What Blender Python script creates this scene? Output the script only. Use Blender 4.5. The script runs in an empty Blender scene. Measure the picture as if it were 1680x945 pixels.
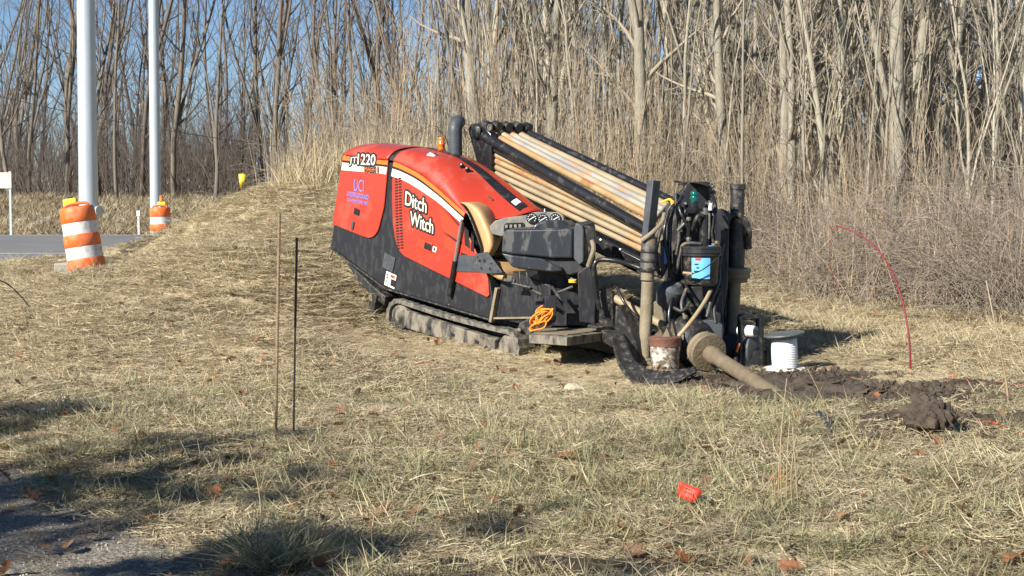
import bpy, math, random
import numpy as np
from mathutils import Vector

# ------------------------------------------------------------------ camera, sky, sun, exposure
scene = bpy.context.scene
FPX, HORIZON, EYE = 2400.0, 330.0, 1.6
PITCH = math.atan((472.5 - HORIZON) / FPX)
cam_data = bpy.data.cameras.new('camera')
cam_data.sensor_width = 36.0
cam_data.lens = 36.0 * FPX / 1680.0
cam_data.clip_start = 0.1
cam_data.clip_end = 2000.0
camera = bpy.data.objects.new('camera', cam_data)
scene.collection.objects.link(camera)
camera.location = (0, 0, EYE)
camera.rotation_euler = (math.pi / 2 - PITCH, 0, 0)
scene.camera = camera

SUN_AZ = Vector((-0.69, -0.724))          # horizontal direction towards the sun
SUN_EL = math.radians(31)
world = bpy.data.worlds.new('World')
scene.world = world
world.use_nodes = True
wn = world.node_tree
sky = wn.nodes.new('ShaderNodeTexSky')
sky.sky_type = 'NISHITA'
sky.sun_disc = False
sky.sun_elevation = SUN_EL
sky.sun_rotation = math.atan2(SUN_AZ.x, SUN_AZ.y)
sky.altitude = 1500.0
sky.air_density = 1.0
sky.dust_density = 0.0
sky.ozone_density = 5.0
bg = wn.nodes['Background']
bg.inputs['Strength'].default_value = 0.065
wn.links.new(sky.outputs[0], bg.inputs['Color'])

sun_data = bpy.data.lights.new('sun', 'SUN')
sun_data.energy = 5.0
sun_data.angle = math.radians(0.53)
sun_data.color = (1.0, 0.945, 0.86)
sun = bpy.data.objects.new('sun', sun_data)
scene.collection.objects.link(sun)
sd = Vector((SUN_AZ.x * math.cos(SUN_EL), SUN_AZ.y * math.cos(SUN_EL), math.sin(SUN_EL)))
sun.rotation_euler = sd.to_track_quat('Z', 'Y').to_euler()
sun.location = (-20, -15, 30)

scene.view_settings.view_transform = 'Standard'
scene.view_settings.look = 'None'
scene.view_settings.gamma = 1.0
scene.view_settings.use_curve_mapping = False
scene.view_settings.exposure = 0.86
scene.render.engine = 'CYCLES'
scene.cycles.adaptive_threshold = 0.02
scene.cycles.max_bounces = 4
scene.cycles.diffuse_bounces = 2
scene.cycles.glossy_bounces = 2
scene.cycles.transmission_bounces = 2
scene.cycles.caustics_reflective = False

rng = np.random.default_rng(7)
rnd = random.Random(11)
col = scene.collection

# ------------------------------------------------------------------ survey helpers (photo measurements -> metres)
cR = np.array([1, 0, 0.]); cF = np.array([0, math.cos(PITCH), -math.sin(PITCH)]); cU = np.array([0, math.sin(PITCH), math.cos(PITCH)])
cC = np.array([0, 0, EYE])
def ray(px, py): return cR * (px - 840) / FPX + cF + cU * (472.5 - py) / FPX
def P(px, py, Y):
    v = ray(px, py); return cC + v * (Y / v[1])
yaw, pit = math.radians(45), math.radians(14.5)
hF = np.array([math.cos(yaw), -math.sin(yaw), 0])
mX = math.cos(pit) * hF + np.array([0, 0, -math.sin(pit)])
mY = np.array([math.sin(yaw), math.cos(yaw), 0])
mZ = np.cross(mX, mY)
mO = P(541, 405, 18.3)
def L(x, y, z): return mO + mX * x + mY * y + mZ * z        # machine frame: forward, across, up
def SL(px, py, y):
    v = ray(px, py); t = ((mO - cC) @ mY + y) / (v @ mY); q = cC + v * t - mO
    return q @ mX, q @ mZ
def SP(px, py, y=0.0):
    x, z = SL(px, py, y); return L(x, y, z)

# ------------------------------------------------------------------ mesh helpers
ORG = {}
def A(v): return np.asarray(v, dtype=float)
def unit(v):
    v = A(v); n = np.linalg.norm(v); return v / n if n > 1e-9 else v
def perp(d):
    d = unit(d); a = A([0, 0, 1]) if abs(d[2]) < 0.9 else A([1, 0, 0])
    u = unit(np.cross(d, a)); return u, np.cross(d, u)

class MB:
    def __init__(s): s.V = []; s.F = []; s.C = []
    def add(s, V, F):
        o = len(s.V); s.V.extend([tuple(v) for v in V]); s.F.extend([tuple(i + o for i in f) for f in F]); return s
    def box(s, c, ax, h):
        c = A(c); a = [A(v) for v in ax]
        V = [c + a[0] * h[0] * i + a[1] * h[1] * j + a[2] * h[2] * k for k in (-1, 1) for j in (-1, 1) for i in (-1, 1)]
        return s.add(V, [(0, 2, 3, 1), (4, 5, 7, 6), (0, 1, 5, 4), (2, 6, 7, 3), (0, 4, 6, 2), (1, 3, 7, 5)])
    def beam(s, p, q, w, h, up=(0, 0, 1)):
        p, q = A(p), A(q); d = unit(q - p); u = unit(np.cross(d, A(up))); v = np.cross(u, d)
        return s.box((p + q) / 2, (d, u, v), (np.linalg.norm(q - p) / 2, w / 2, h / 2))
    def tube(s, pts, r, n=10, caps=True):
        pts = [A(p) for p in pts]; k = len(pts)
        r = [r] * k if np.isscalar(r) else list(r)
        base = len(s.V); u = None
        for i in range(k):
            d = unit(pts[min(i + 1, k - 1)] - pts[max(i - 1, 0)])
            if u is None: u, _ = perp(d)
            u = unit(u - d * (u @ d)); v = np.cross(d, u)
            for j in range(n):
                a = 2 * math.pi * j / n
                s.V.append(tuple(pts[i] + (u * math.cos(a) + v * math.sin(a)) * r[i]))
        for i in range(k - 1):
            for j in range(n):
                a, b = base + i * n + j, base + i * n + (j + 1) % n
                s.F.append((a, b, b + n, a + n))
        if caps:
            s.F.append(tuple(base + j for j in reversed(range(n))))
            s.F.append(tuple(base + (k - 1) * n + j for j in range(n)))
        return s
    def prism(s, poly, vec):
        poly = [A(p) for p in poly]; n = len(poly); vec = A(vec)
        nor = sum(np.cross(poly[i] - poly[0], poly[(i + 1) % n] - poly[0]) for i in range(n))
        if nor @ vec > 0: poly = poly[::-1]
        V = poly + [p + vec for p in poly]
        F = [tuple(range(n)), tuple(range(2 * n - 1, n - 1, -1))]
        F += [((i + 1) % n, i, n + i, n + (i + 1) % n) for i in range(n)]
        return s.add(V, F)
    def lathe(s, o, axis, prof, n=20, caps=True):
        o = A(o); d = unit(axis); u, v = perp(d); base = len(s.V)
        for r, h in prof:
            for j in range(n):
                a = 2 * math.pi * j / n
                s.V.append(tuple(o + d * h + (u * math.cos(a) + v * math.sin(a)) * r))
        for i in range(len(prof) - 1):
            for j in range(n):
                a, b = base + i * n + j, base + i * n + (j + 1) % n
                s.F.append((a, b, b + n, a + n))
        if caps:
            s.F.append(tuple(base + j for j in reversed(range(n))))
            s.F.append(tuple(base + (len(prof) - 1) * n + j for j in range(n)))
        return s
    def grid(s, rows, close=False):
        m = len(rows[0]); base = len(s.V)
        for r in rows: s.V.extend([tuple(p) for p in r])
        for i in range(len(rows) - 1):
            for j in range(m if close else m - 1):
                a, b = base + i * m + j, base + i * m + (j + 1) % m
                s.F.append((a, b, b + m, a + m))
        return s
    def mesh(s, name, origin=(0, 0, 0), mat=None, smooth=40):
        V = A(s.V).reshape(-1, 3) - A(origin)
        me = bpy.data.meshes.new(name)
        me.from_pydata(V.tolist(), [], s.F)
        if mat: me.materials.append(mat)
        if smooth:
            me.polygons.foreach_set('use_smooth', [True] * len(me.polygons))
            if smooth < 180: me.set_sharp_from_angle(angle=math.radians(smooth))
        me.update(); return me
    def build(s, name, mat, parent=None, origin=None, smooth=40, bevel=0.0, label=None, cat=None, group=None, kind=None, solid=0.0):
        if parent is not None: org = ORG[parent.name]
        elif origin is not None: org = A(origin)
        else:
            V = A(s.V); org = A([(V[:, 0].min() + V[:, 0].max()) / 2, (V[:, 1].min() + V[:, 1].max()) / 2, V[:, 2].min()])
        o = bpy.data.objects.new(name, s.mesh(name, org, mat, smooth)); col.objects.link(o)
        ORG[o.name] = org
        if parent is not None: o.parent = parent
        else: o.location = org
        if solid:
            m = o.modifiers.new('solidify', 'SOLIDIFY'); m.thickness = solid; m.offset = -1
        if bevel:
            m = o.modifiers.new('bevel', 'BEVEL'); m.width = bevel; m.segments = 2; m.limit_method = 'ANGLE'; m.angle_limit = math.radians(40)
        tag(o, label, cat, group, kind)
        return o

def tag(o, label=None, cat=None, group=None, kind=None):
    if label: o['label'] = label
    if cat: o['category'] = cat
    if group: o['group'] = group
    if kind: o['kind'] = kind
    return o
def thing(name, loc, label, cat, group=None):
    o = bpy.data.objects.new(name, None); col.objects.link(o)
    o.empty_display_size = 0.2
    o.location = tuple(loc); ORG[o.name] = A(loc)
    return tag(o, label, cat, group)
def copy_tree(o, parent=None):
    c = o.copy(); col.objects.link(c)
    if parent is not None: c.parent = parent
    for ch in list(o.children): copy_tree(ch, c)
    return c
def smooth_path(pts, n=6):
    pts = [A(p) for p in pts]; out = []
    for i in range(len(pts) - 1):
        p0, p1, p2, p3 = pts[max(i - 1, 0)], pts[i], pts[i + 1], pts[min(i + 2, len(pts) - 1)]
        for k in range(n):
            t = k / n
            out.append(0.5 * (2 * p1 + (p2 - p0) * t + (2 * p0 - 5 * p1 + 4 * p2 - p3) * t * t + (3 * p1 - p0 - 3 * p2 + p3) * t ** 3))
    out.append(pts[-1]); return out

# lettering fitted to a parallelogram (bottom left, bottom right, top left)
def text_mesh(body, offset=0.0, spacing=1.0):
    cu = bpy.data.curves.new('lettering', 'FONT'); cu.body = body; cu.size = 1.0; cu.offset = offset
    cu.resolution_u = 3; cu.space_character = spacing
    ob = bpy.data.objects.new('lettering', cu); col.objects.link(ob)
    dg = bpy.context.evaluated_depsgraph_get()
    me = bpy.data.meshes.new_from_object(ob.evaluated_get(dg))
    V = A([v.co[:] for v in me.vertices]); F = [tuple(p.vertices) for p in me.polygons]
    bpy.data.objects.remove(ob); bpy.data.curves.remove(cu); bpy.data.meshes.remove(me)
    return V, F
def letter(body, bl, br, tl, mat, parent, lift, name='lettering', offset=0.0, box=None, shear=0.0, spacing=1.0):
    V, F = text_mesh(body, offset, spacing)
    V0 = V if box is None else box
    lo, hi = V0.min(0), V0.max(0)
    bl, br, tl = A(bl), A(br), A(tl); n = A(lift)
    out = []
    for v in V:
        u = (v[0] - lo[0]) / (hi[0] - lo[0]); w = (v[1] - lo[1]) / (hi[1] - lo[1])
        out.append(bl + (br - bl) * (u + shear * w) + (tl - bl) * w + n)
    m = MB(); m.add(out, F); m.build(name, mat, parent, smooth=0)
    return V

# ------------------------------------------------------------------ materials
MATS = {}
def material(name, color, rough=0.6, metal=0.0, color2=None, scale=6.0, amount=0.5, bump=0.0, bump_scale=None, dirt=None, dirt_amt=0.35, dirt_scale=3.0, dirt_mix=1.0,
             rand=0.0, rand_col=None, attr=None, spec=0.5, coat=0.0, transl=0.0, detail=6.0, stretch=None, emit=0.0):
    m = bpy.data.materials.new(name); m.use_nodes = True; MATS[name] = m
    nt = m.node_tree; nd, lk = nt.nodes, nt.links
    b = nd['Principled BSDF']
    b.inputs['Roughness'].default_value = rough; b.inputs['Metallic'].default_value = metal
    b.inputs['Specular IOR Level'].default_value = spec; b.inputs['Coat Weight'].default_value = coat
    geo = nd.new('ShaderNodeNewGeometry'); pos = geo.outputs['Position']
    if stretch:
        mp = nd.new('ShaderNodeMapping'); mp.inputs['Scale'].default_value = stretch; lk.new(pos, mp.inputs['Vector']); pos = mp.outputs[0]
    def noise(sc, det=detail):
        det = min(det, 4.0)
        n = nd.new('ShaderNodeTexNoise'); n.inputs['Scale'].default_value = sc; n.inputs['Detail'].default_value = det
        n.inputs['Roughness'].default_value = 0.62; lk.new(pos, n.inputs['Vector']); return n.outputs['Fac']
    def ramp(x, a, bb):
        r = nd.new('ShaderNodeMapRange'); r.inputs['From Min'].default_value = a; r.inputs['From Max'].default_value = bb
        lk.new(x, r.inputs['Value']); return r.outputs[0]
    def mix(fac, a, c, mode='MIX'):
        x = nd.new('ShaderNodeMix'); x.data_type = 'RGBA'; x.blend_type = mode
        if isinstance(fac, float): x.inputs[0].default_value = fac
        else: lk.new(fac, x.inputs[0])
        for sock, val in ((x.inputs[6], a), (x.inputs[7], c)):
            if isinstance(val, tuple): sock.default_value = (*val, 1)
            else: lk.new(val, sock)
        return x.outputs[2]
    c = color
    if color2:
        c = mix(ramp(noise(scale), 0.5 - 0.3 * (1 - amount) - .02, 0.5 + 0.3 * (1 - amount) + .02), color, color2)
    if rand_col:
        oi = nd.new('ShaderNodeObjectInfo')
        mm = nd.new('ShaderNodeMath'); mm.operation = 'MULTIPLY'; mm.inputs[1].default_value = rand; lk.new(oi.outputs['Random'], mm.inputs[0])
        c = mix(mm.outputs[0], c, rand_col)
    if attr:
        at = nd.new('ShaderNodeAttribute'); at.attribute_name = attr
        c = mix(1.0, c, at.outputs['Color'], 'MULTIPLY')
    if dirt:
        f = ramp(noise(dirt_scale, 8.0), 0.62 - dirt_amt * .4, 0.74 - dirt_amt * .3)
        dm = nd.new('ShaderNodeMath'); dm.operation = 'MULTIPLY'; dm.inputs[1].default_value = dirt_mix; lk.new(f, dm.inputs[0])
        c = mix(dm.outputs[0], c, dirt)
        rr = nd.new('ShaderNodeMapRange'); rr.inputs['To Min'].default_value = rough; rr.inputs['To Max'].default_value = 0.9
        lk.new(f, rr.inputs['Value']); lk.new(rr.outputs[0], b.inputs['Roughness'])
    if isinstance(c, tuple): b.inputs['Base Color'].default_value = (*c, 1)
    else: lk.new(c, b.inputs['Base Color'])
    if bump:
        bp = nd.new('ShaderNodeBump'); bp.inputs['Strength'].default_value = bump; bp.inputs['Distance'].default_value = 0.02
        lk.new(noise(bump_scale or scale * 3, 8.0), bp.inputs['Height']); lk.new(bp.outputs[0], b.inputs['Normal'])
    if transl:
        t = nd.new('ShaderNodeBsdfTranslucent'); ms = nd.new('ShaderNodeMixShader'); ms.inputs[0].default_value = transl
        if isinstance(c, tuple): t.inputs['Color'].default_value = (*c, 1)
        else: lk.new(c, t.inputs['Color'])
        lk.new(b.outputs[0], ms.inputs[1]); lk.new(t.outputs[0], ms.inputs[2]); lk.new(ms.outputs[0], nd['Material Output'].inputs['Surface'])
    return m
M = MATS
MUD = (0.23, 0.18, 0.115)
material('red_paint', (0.44, 0.042, 0.020), 0.34, color2=(0.39, 0.040, 0.020), scale=2.5, amount=.3, dirt=(0.42, 0.12, 0.07), dirt_mix=.35, dirt_amt=.25, dirt_scale=2.2, coat=.35)
material('red_clean', (0.52, 0.055, 0.022), 0.4)
material('black_paint', (0.016, 0.017, 0.020), 0.42, color2=(0.02, 0.02, 0.023), scale=5, dirt=(0.06, 0.057, 0.05), dirt_amt=.3, dirt_scale=16, dirt_mix=.22, stretch=(1, 1, .4))
material('black_gloss', (0.012, 0.012, 0.013), 0.25, color2=(0.02, 0.02, 0.021), scale=4, dirt=(0.05, 0.045, 0.038), dirt_amt=.18, dirt_scale=12, dirt_mix=.5)
material('black_muddy', (0.018, 0.018, 0.018), 0.45, color2=(0.035, 0.034, 0.032), scale=9, dirt=(0.15, 0.13, 0.10), dirt_amt=.26, dirt_scale=18, dirt_mix=.7, bump=.25, bump_scale=40)
material('rubber', (0.055, 0.053, 0.048), 0.8, color2=(0.10, 0.094, 0.08), scale=9, dirt=(0.24, 0.215, 0.17), dirt_amt=.5, dirt_scale=13, dirt_mix=.75, bump=.5, bump_scale=45)
material('track_frame', (0.035, 0.034, 0.033), 0.6, dirt=(0.25, 0.22, 0.165), dirt_amt=.55, dirt_scale=9, dirt_mix=.85, stretch=(1, 1, .4), bump=.5, bump_scale=30)
material('mud_steel', (0.27, 0.225, 0.15), 0.8, color2=(0.19, 0.155, 0.10), scale=7, bump=.5, bump_scale=40)
material('mud_wet', (0.15, 0.115, 0.072), 0.62, color2=(0.21, 0.165, 0.105), scale=9, bump=.6, bump_scale=35)
material('grey_steel', (0.14, 0.145, 0.15), 0.45, .4, color2=(0.09, 0.09, 0.09), scale=12, dirt=MUD, dirt_amt=.38, dirt_scale=9, bump=.15)
material('dark_grey', (0.04, 0.047, 0.055), 0.5, color2=(0.065, 0.072, 0.08), scale=7, dirt=(0.10, 0.10, 0.095), dirt_amt=.25, dirt_scale=20, dirt_mix=.5)
material('console_plastic', (0.022, 0.026, 0.032), 0.28, color2=(0.032, 0.037, 0.043), scale=9, amount=.4, dirt=(0.15, 0.145, 0.12), dirt_amt=.22, dirt_scale=9, dirt_mix=.5, stretch=(1, 1, .35))
material('dash_grey', (0.16, 0.17, 0.16), 0.55, color2=(0.24, 0.24, 0.21), scale=12, dirt=(0.3, 0.27, 0.2), dirt_amt=.4, dirt_scale=10)
material('seat_tan', (0.50, 0.315, 0.145), 0.5, color2=(0.44, 0.27, 0.12), scale=6, amount=.3)
material('rod_tan', (0.37, 0.295, 0.18), 0.62, color2=(0.26, 0.205, 0.125), scale=3, dirt=(0.37, 0.21, 0.09), dirt_amt=.2, dirt_scale=3.5, bump=.2, bump_scale=50)
material('rod_rust', (0.33, 0.195, 0.08), 0.66, color2=(0.37, 0.265, 0.135), scale=3, dirt=(0.27, 0.13, 0.05), dirt_amt=.25, dirt_scale=4, bump=.2, bump_scale=50)
material('rod_grey', (0.35, 0.31, 0.235), 0.6, color2=(0.24, 0.235, 0.225), scale=2.2, amount=.8, dirt=(0.42, 0.2, 0.07), dirt_amt=.22, dirt_scale=3, bump=.2)
material('chrome', (0.62, 0.63, 0.64), 0.3, .9)
material('white_decal', (0.78, 0.78, 0.74), 0.5)
material('cream_decal', (0.80, 0.75, 0.58), 0.45)
material('orange_decal', (0.80, 0.17, 0.02), 0.45)
material('black_decal', (0.02, 0.017, 0.015), 0.45)
material('blue_decal', (0.16, 0.30, 0.85), 0.4)
material('grey_decal', (0.33, 0.34, 0.35), 0.45, color2=(.2, .2, .2), scale=60)
material('amber_lens', (0.75, 0.17, 0.015), 0.2, coat=.5)
material('green_lens', (0.0, 0.10, 0.085), 0.12, coat=.6)
material('orange_rope', (0.85, 0.28, 0.02), 0.7)
material('yellow_strap', (0.80, 0.50, 0.03), 0.6)
material('cyan_label', (0.12, 0.46, 0.78), 0.45, color2=(.2, .55, .8), scale=30)
material('bright_blue', (0.02, 0.35, 0.85), 0.4)
material('white_bucket', (0.66, 0.63, 0.55), 0.5, dirt=(0.15, 0.11, 0.075), dirt_amt=.62, dirt_scale=14, bump=.3)
material('red_mud', (0.20, 0.075, 0.05), 0.6, color2=(.12, .07, .05), scale=14, bump=.4)
material('spool_cord', (0.83, 0.83, 0.80), 0.5, color2=(.72, .72, .70), scale=30)
material('spool_flange', (0.05, 0.06, 0.065), 0.5, color2=(.12, .13, .13), scale=9)
material('white_plastic', (0.74, 0.74, 0.70), 0.45, dirt=MUD, dirt_amt=.25, dirt_scale=20)
material('galvanised', (0.50, 0.56, 0.60), 0.42, .2, color2=(0.42, 0.48, 0.52), scale=2.0, amount=.3, bump=.04, bump_scale=12, stretch=(6, 6, .7))
material('concrete', (0.36, 0.34, 0.29), 0.85, color2=(0.28, 0.26, 0.22), scale=9, bump=.3)
material('drum_orange', (0.85, 0.155, 0.02), 0.5, color2=(.8, .13, .02), scale=4, dirt=(0.5, 0.28, 0.17), dirt_amt=.3, dirt_scale=9, dirt_mix=.6)
material('drum_white', (0.72, 0.72, 0.69), 0.4, color2=(.62, .62, .59), scale=6, dirt=(0.36, 0.34, 0.29), dirt_amt=.3, dirt_scale=9, dirt_mix=.6)
material('drum_yellow', (0.82, 0.62, 0.04), 0.45)
material('sign_back', (0.72, 0.66, 0.5), 0.6, color2=(.66, .6, .45), scale=4)
material('asphalt', (0.19, 0.19, 0.19), 0.85, color2=(0.15, 0.15, 0.152), scale=.6, bump=.3, bump_scale=60, dirt=(0.17, .165, .155), dirt_amt=.3, dirt_scale=.35)
material('road_paint', (0.75, 0.75, 0.72), 0.6, dirt=(.3, .3, .29), dirt_amt=.3, dirt_scale=3)
material('snow', (0.82, 0.84, 0.88), 0.6, bump=.3, bump_scale=8)
material('flag_red', (0.85, 0.05, 0.02), 0.5, transl=.3)
material('rust_rod', (0.22, 0.14, 0.08), 0.8, color2=(0.30, .22, .14), scale=14)
material('red_wire', (0.20, 0.012, 0.018), 0.5)
material('blue_black', (0.012, 0.018, 0.045), 0.3)
material('stone', (0.46, 0.41, 0.29), 0.9, color2=(.36, .32, .23), scale=14, bump=.5)
material('stone_grey', (0.30, 0.30, 0.29), 0.9, color2=(.2, .2, .2), scale=20, bump=.6)
material('stake_dark', (0.075, 0.052, 0.035), 0.7)
material('soil', (0.052, 0.039, 0.028), 0.95, color2=(0.098, 0.076, 0.053), scale=9, bump=1.0, bump_scale=26)
material('bark_far', (0.145, 0.122, 0.095), 0.95, color2=(0.095, 0.082, 0.068), scale=3, rand=.6, rand_col=(0.23, .195, .145))
material('twig_far', (0.125, 0.102, 0.085), 0.95, rand=.6, rand_col=(0.165, .13, .10))
material('bark_pale', (0.50, 0.45, 0.34), 0.92, color2=(0.33, 0.30, 0.225), scale=5, rand=.95, rand_col=(0.20, .185, .145), bump=.4, bump_scale=30, stretch=(3, 3, .7))
material('bark_big', (0.36, 0.33, 0.255), 0.92, color2=(0.20, 0.18, 0.14), scale=7, amount=.5, rand=.5, rand_col=(.26, .235, .18), bump=.9, bump_scale=22, stretch=(2.5, 2.5, .55))
material('twig_pale', (0.34, 0.295, 0.215), 0.92, rand=.9, rand_col=(0.19, .155, .12))
material('stem_tan', (0.52, 0.44, 0.31), 0.9, rand=.8, rand_col=(0.36, .25, .15), attr='Col')
material('bramble', (0.22, 0.18, 0.15), 0.9, rand=.7, rand_col=(0.38, .32, .245), attr='Col')
material('evergreen', (0.035, 0.045, 0.022), 0.9, rand=.6, rand_col=(.055, .05, .03))
material('straw', (0.62, 0.525, 0.33), 0.85, rand=.7, rand_col=(0.53, .445, .275), attr='Col', transl=.22)
material('straw_green', (0.28, 0.275, 0.145), 0.85, rand=.7, rand_col=(0.40, .35, .19), attr='Col', transl=.22)
material('straw_brown', (0.35, 0.275, 0.175), 0.9, rand=.7, rand_col=(0.31, .235, .145), attr='Col', transl=.15)
material('leaf_brown', (0.22, 0.125, 0.07), 0.75, rand=.9, rand_col=(0.19, .115, .065), transl=.25)
material('leaf_orange', (0.33, 0.14, 0.06), 0.7, rand=.8, rand_col=(.27, .135, .065), transl=.25)

# ------------------------------------------------------------------ terrain
ctl = []
for px, py, Y in [(0, 945, 6.2), (840, 945, 6.25), (1680, 945, 6.2), (840, 800, 8.2), (300, 800, 8.2), (1400, 800, 8.2), (450, 720, 9.85), (1000, 700, 10.4),
                  (1500, 700, 10.4), (60, 680, 11.0), (1062, 644, 13.4), (1130, 636, 13.4), (1020, 640, 13.6), (1287, 606, 14.6), (1236, 604, 14.95), (1091, 603, 14.4), (1205, 590, 15.4), (1250, 650, 12.5), (1640, 640, 12.5), (100, 575, 15.0), (40, 475, 19.3), (140, 452, 21.0),
                  (480, 298, 25.0), (400, 322, 24.5), (330, 362, 24.0), (272, 402, 23.5), (212, 434, 22.6), (170, 446, 23.5), (60, 442, 24.0), (560, 296, 25.5), (300, 500, 17.0), (450, 438, 18.2),
                  (450, 560, 14.8), (530, 392, 20.3), (575, 485, 18.2), (640, 560, 16.5), (1040, 490, 17.4), (1010, 395, 22.5), (1260, 560, 17.0), (1250, 505, 20.5),
                  (1300, 472, 23.0), (1500, 505, 19.8), (1650, 560, 16.2), (1660, 470, 24), (850, 600, 15.3), (700, 604, 14.6), (200, 620, 13.2)]:
    ctl.append(P(px, py, Y))
ctl += [A(p) for p in [(0, 16.2, -.06), (-.6, 16.7, -.03), (-1.4, 17.4, .02), (0.1, 15.8, -.1), (1.2, 16.4, .1), (-9.5, 25.5, .48), (-14, 26, .48), (-25, 27, .48), (-6.2, 29, .6), (-9, 38, .48), (-25, 38, .48), (-6, 40, .5), (-20, 50, .48),
        (-9, 50, .48), (-40, 50, .5), (-40, 38, .5), (-22, 57, 1.45), (-6, 57, 1.5), (-40, 57, 1.4), (-25, 62, 1.65), (-5, 62, 1.7), (-2.5, 33, 1.5), (-1, 42, 1.0), (2, 30, 1.6), (8, 32, .8),
        (14, 34, .6), (0, 60, 1.5), (20, 60, 1.0), (-12, 20, .42), (-14, 12, .1), (14, 12, .0), (14, 20, .3), (0, 0, 0), (-12, 0, 0), (12, 0, 0), (0, -12, 0), (-25, -10, 0), (25, -10, 0),
        (-60, 100, 1.8), (0, 100, 1.8), (60, 100, 1.8), (60, 30, .6), (-60, 20, .4), (90, -20, 0), (-90, -20, 0), (0, 200, 2), (150, 200, 2), (-150, 200, 2)]]
ctl = np.array(ctl)
def _k(r2): return 0.5 * r2 * np.log(r2 + 1e-9)
_n = len(ctl)
_d2 = ((ctl[:, None, :2] - ctl[None, :, :2]) ** 2).sum(-1)
_Am = np.zeros((_n + 3, _n + 3)); _Am[:_n, :_n] = _k(_d2) + np.eye(_n) * 0.12
_Am[:_n, _n] = 1; _Am[:_n, _n + 1:] = ctl[:, :2]; _Am[_n, :_n] = 1; _Am[_n + 1:, :_n] = ctl[:, :2].T
_w = np.linalg.solve(_Am, np.concatenate([ctl[:, 2], np.zeros(3)]))
_wave = [(rng.uniform(.5, 5.5), rng.uniform(0, 6.28), rng.uniform(0, 6.28)) for _ in range(26)]
def road_dist(x, y):            # inside the carriageway -> positive
    near = 27.0 + 0.012 * (x + 9); far = 48.5
    return np.minimum(np.minimum(y - near, far - y), (-5.2 - x))
def ground(x, y):
    x = np.atleast_1d(A(x)); y = np.atleast_1d(A(y))
    out = np.zeros(len(x))
    for s in range(0, len(x), 4000):
        xs, ys = x[s:s + 4000], y[s:s + 4000]
        d2 = (xs[:, None] - ctl[None, :, 0]) ** 2 + (ys[:, None] - ctl[None, :, 1]) ** 2
        out[s:s + 4000] = _k(d2) @ _w[:_n] + _w[_n] + _w[_n + 1] * xs + _w[_n + 2] * ys
    b = np.zeros(len(x))
    for fr, a, p in _wave: b += np.sin(fr * (x * math.cos(a) + y * math.sin(a)) + p) / (1 + fr)
    fade = np.clip((y - 3) / 4, 0, 1) * np.clip((80 - y) / 30, 0, 1)
    z = out + 0.022 * b * fade
    rd = np.clip((road_dist(x, y) + 1.2) / 1.2, 0, 1)
    z = z * (1 - rd) + (0.47) * rd
    r = np.hypot(x, y)
    f = np.clip((r - 130) / 60, 0, 1)
    return z * (1 - f) + 1.5 * f
def gz(x, y): return float(ground([x], [y])[0])
def on_ground(px, py):
    v = ray(px, py); t = 3.0
    while t < 200:
        p = cC + v * t
        if p[2] <= gz(p[0], p[1]): break
        t *= 1.012
    return cC + v * t

def gauss(x, y, cx, cy, sx, sy): return np.exp(-((x - cx) / sx) ** 2 - ((y - cy) / sy) ** 2)
MUDS = [(2.35, 13.0, .55, .8), (2.75, 12.4, .6, .5), (3.3, 11.7, .75, .5), (2.9, 12.0, .6, .5), (2.95, 10.55, .6, .3), (3.75, 10.5, .6, .28), (3.5, 12.5, .7, .35), (4.1, 12.8, .6, .25), (2.7, 13.2, .7, .5), (1.9, 13.7, .6, .6), (2.9, 14.2, .9, .35), (3.6, 8.2, .9, .22), (.3, 6.35, 1.1, .18)]
def mud_mask(x, y): return np.clip(sum(gauss(x, y, *m) for m in MUDS), 0, 1)
def gravel_mask(x, y):
    d = (-.85 - x) * 0.83 - (y - 6.2) * 0.56
    return np.clip(d * 1.6 + .25 + .25 * np.sin(x * 3.1 + y * 2.3), 0, 1)
def verge_mask(x, y):           # sandy verge by the road
    return np.clip(1 - np.abs(y - 25.2 + .03 * x) / 2.0, 0, 1) * np.clip((-5.4 - x) * .7, 0, 1)

def axis(lo, a, b, hi, fine, n):
    t = np.linspace(0, 1, n + 1)[1:]
    left = a - (a - lo) * t ** 2.4; right = b + (hi - b) * t ** 2.4
    return np.concatenate([left[::-1], np.arange(a, b + 1e-6, fine), right])
gx = axis(-420, -13, 13, 420, .13, 44); gy = axis(-160, 4.5, 30, 520, .13, 50)
XX, YY = np.meshgrid(gx, gy); xs, ys = XX.ravel(), YY.ravel()
zs = ground(xs, ys)
mudm = mud_mask(xs, ys)
zs = zs + mudm * (rng.normal(0, .022, len(xs)) + .02) + rng.normal(0, .006, len(xs)) * (np.abs(xs) < 14) * (ys < 31) * (road_dist(xs, ys) < -.3)
nx, ny = len(gx), len(gy)
gi = np.arange(nx * ny).reshape(ny, nx)
quads = np.stack([gi[:-1, :-1], gi[:-1, 1:], gi[1:, 1:], gi[1:, :-1]], -1).reshape(-1, 4)
me = bpy.data.meshes.new('ground'); me.from_pydata(np.stack([xs, ys, zs], 1).tolist(), [], quads.tolist())
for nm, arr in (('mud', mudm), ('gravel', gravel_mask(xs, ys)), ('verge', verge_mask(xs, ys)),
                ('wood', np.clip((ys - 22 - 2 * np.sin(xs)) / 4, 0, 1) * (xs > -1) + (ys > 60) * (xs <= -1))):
    at = me.attributes.new(nm, 'FLOAT', 'POINT'); at.data.foreach_set('value', np.clip(arr, 0, 1).astype(np.float32))
me.polygons.foreach_set('use_smooth', [True] * len(me.polygons))
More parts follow.
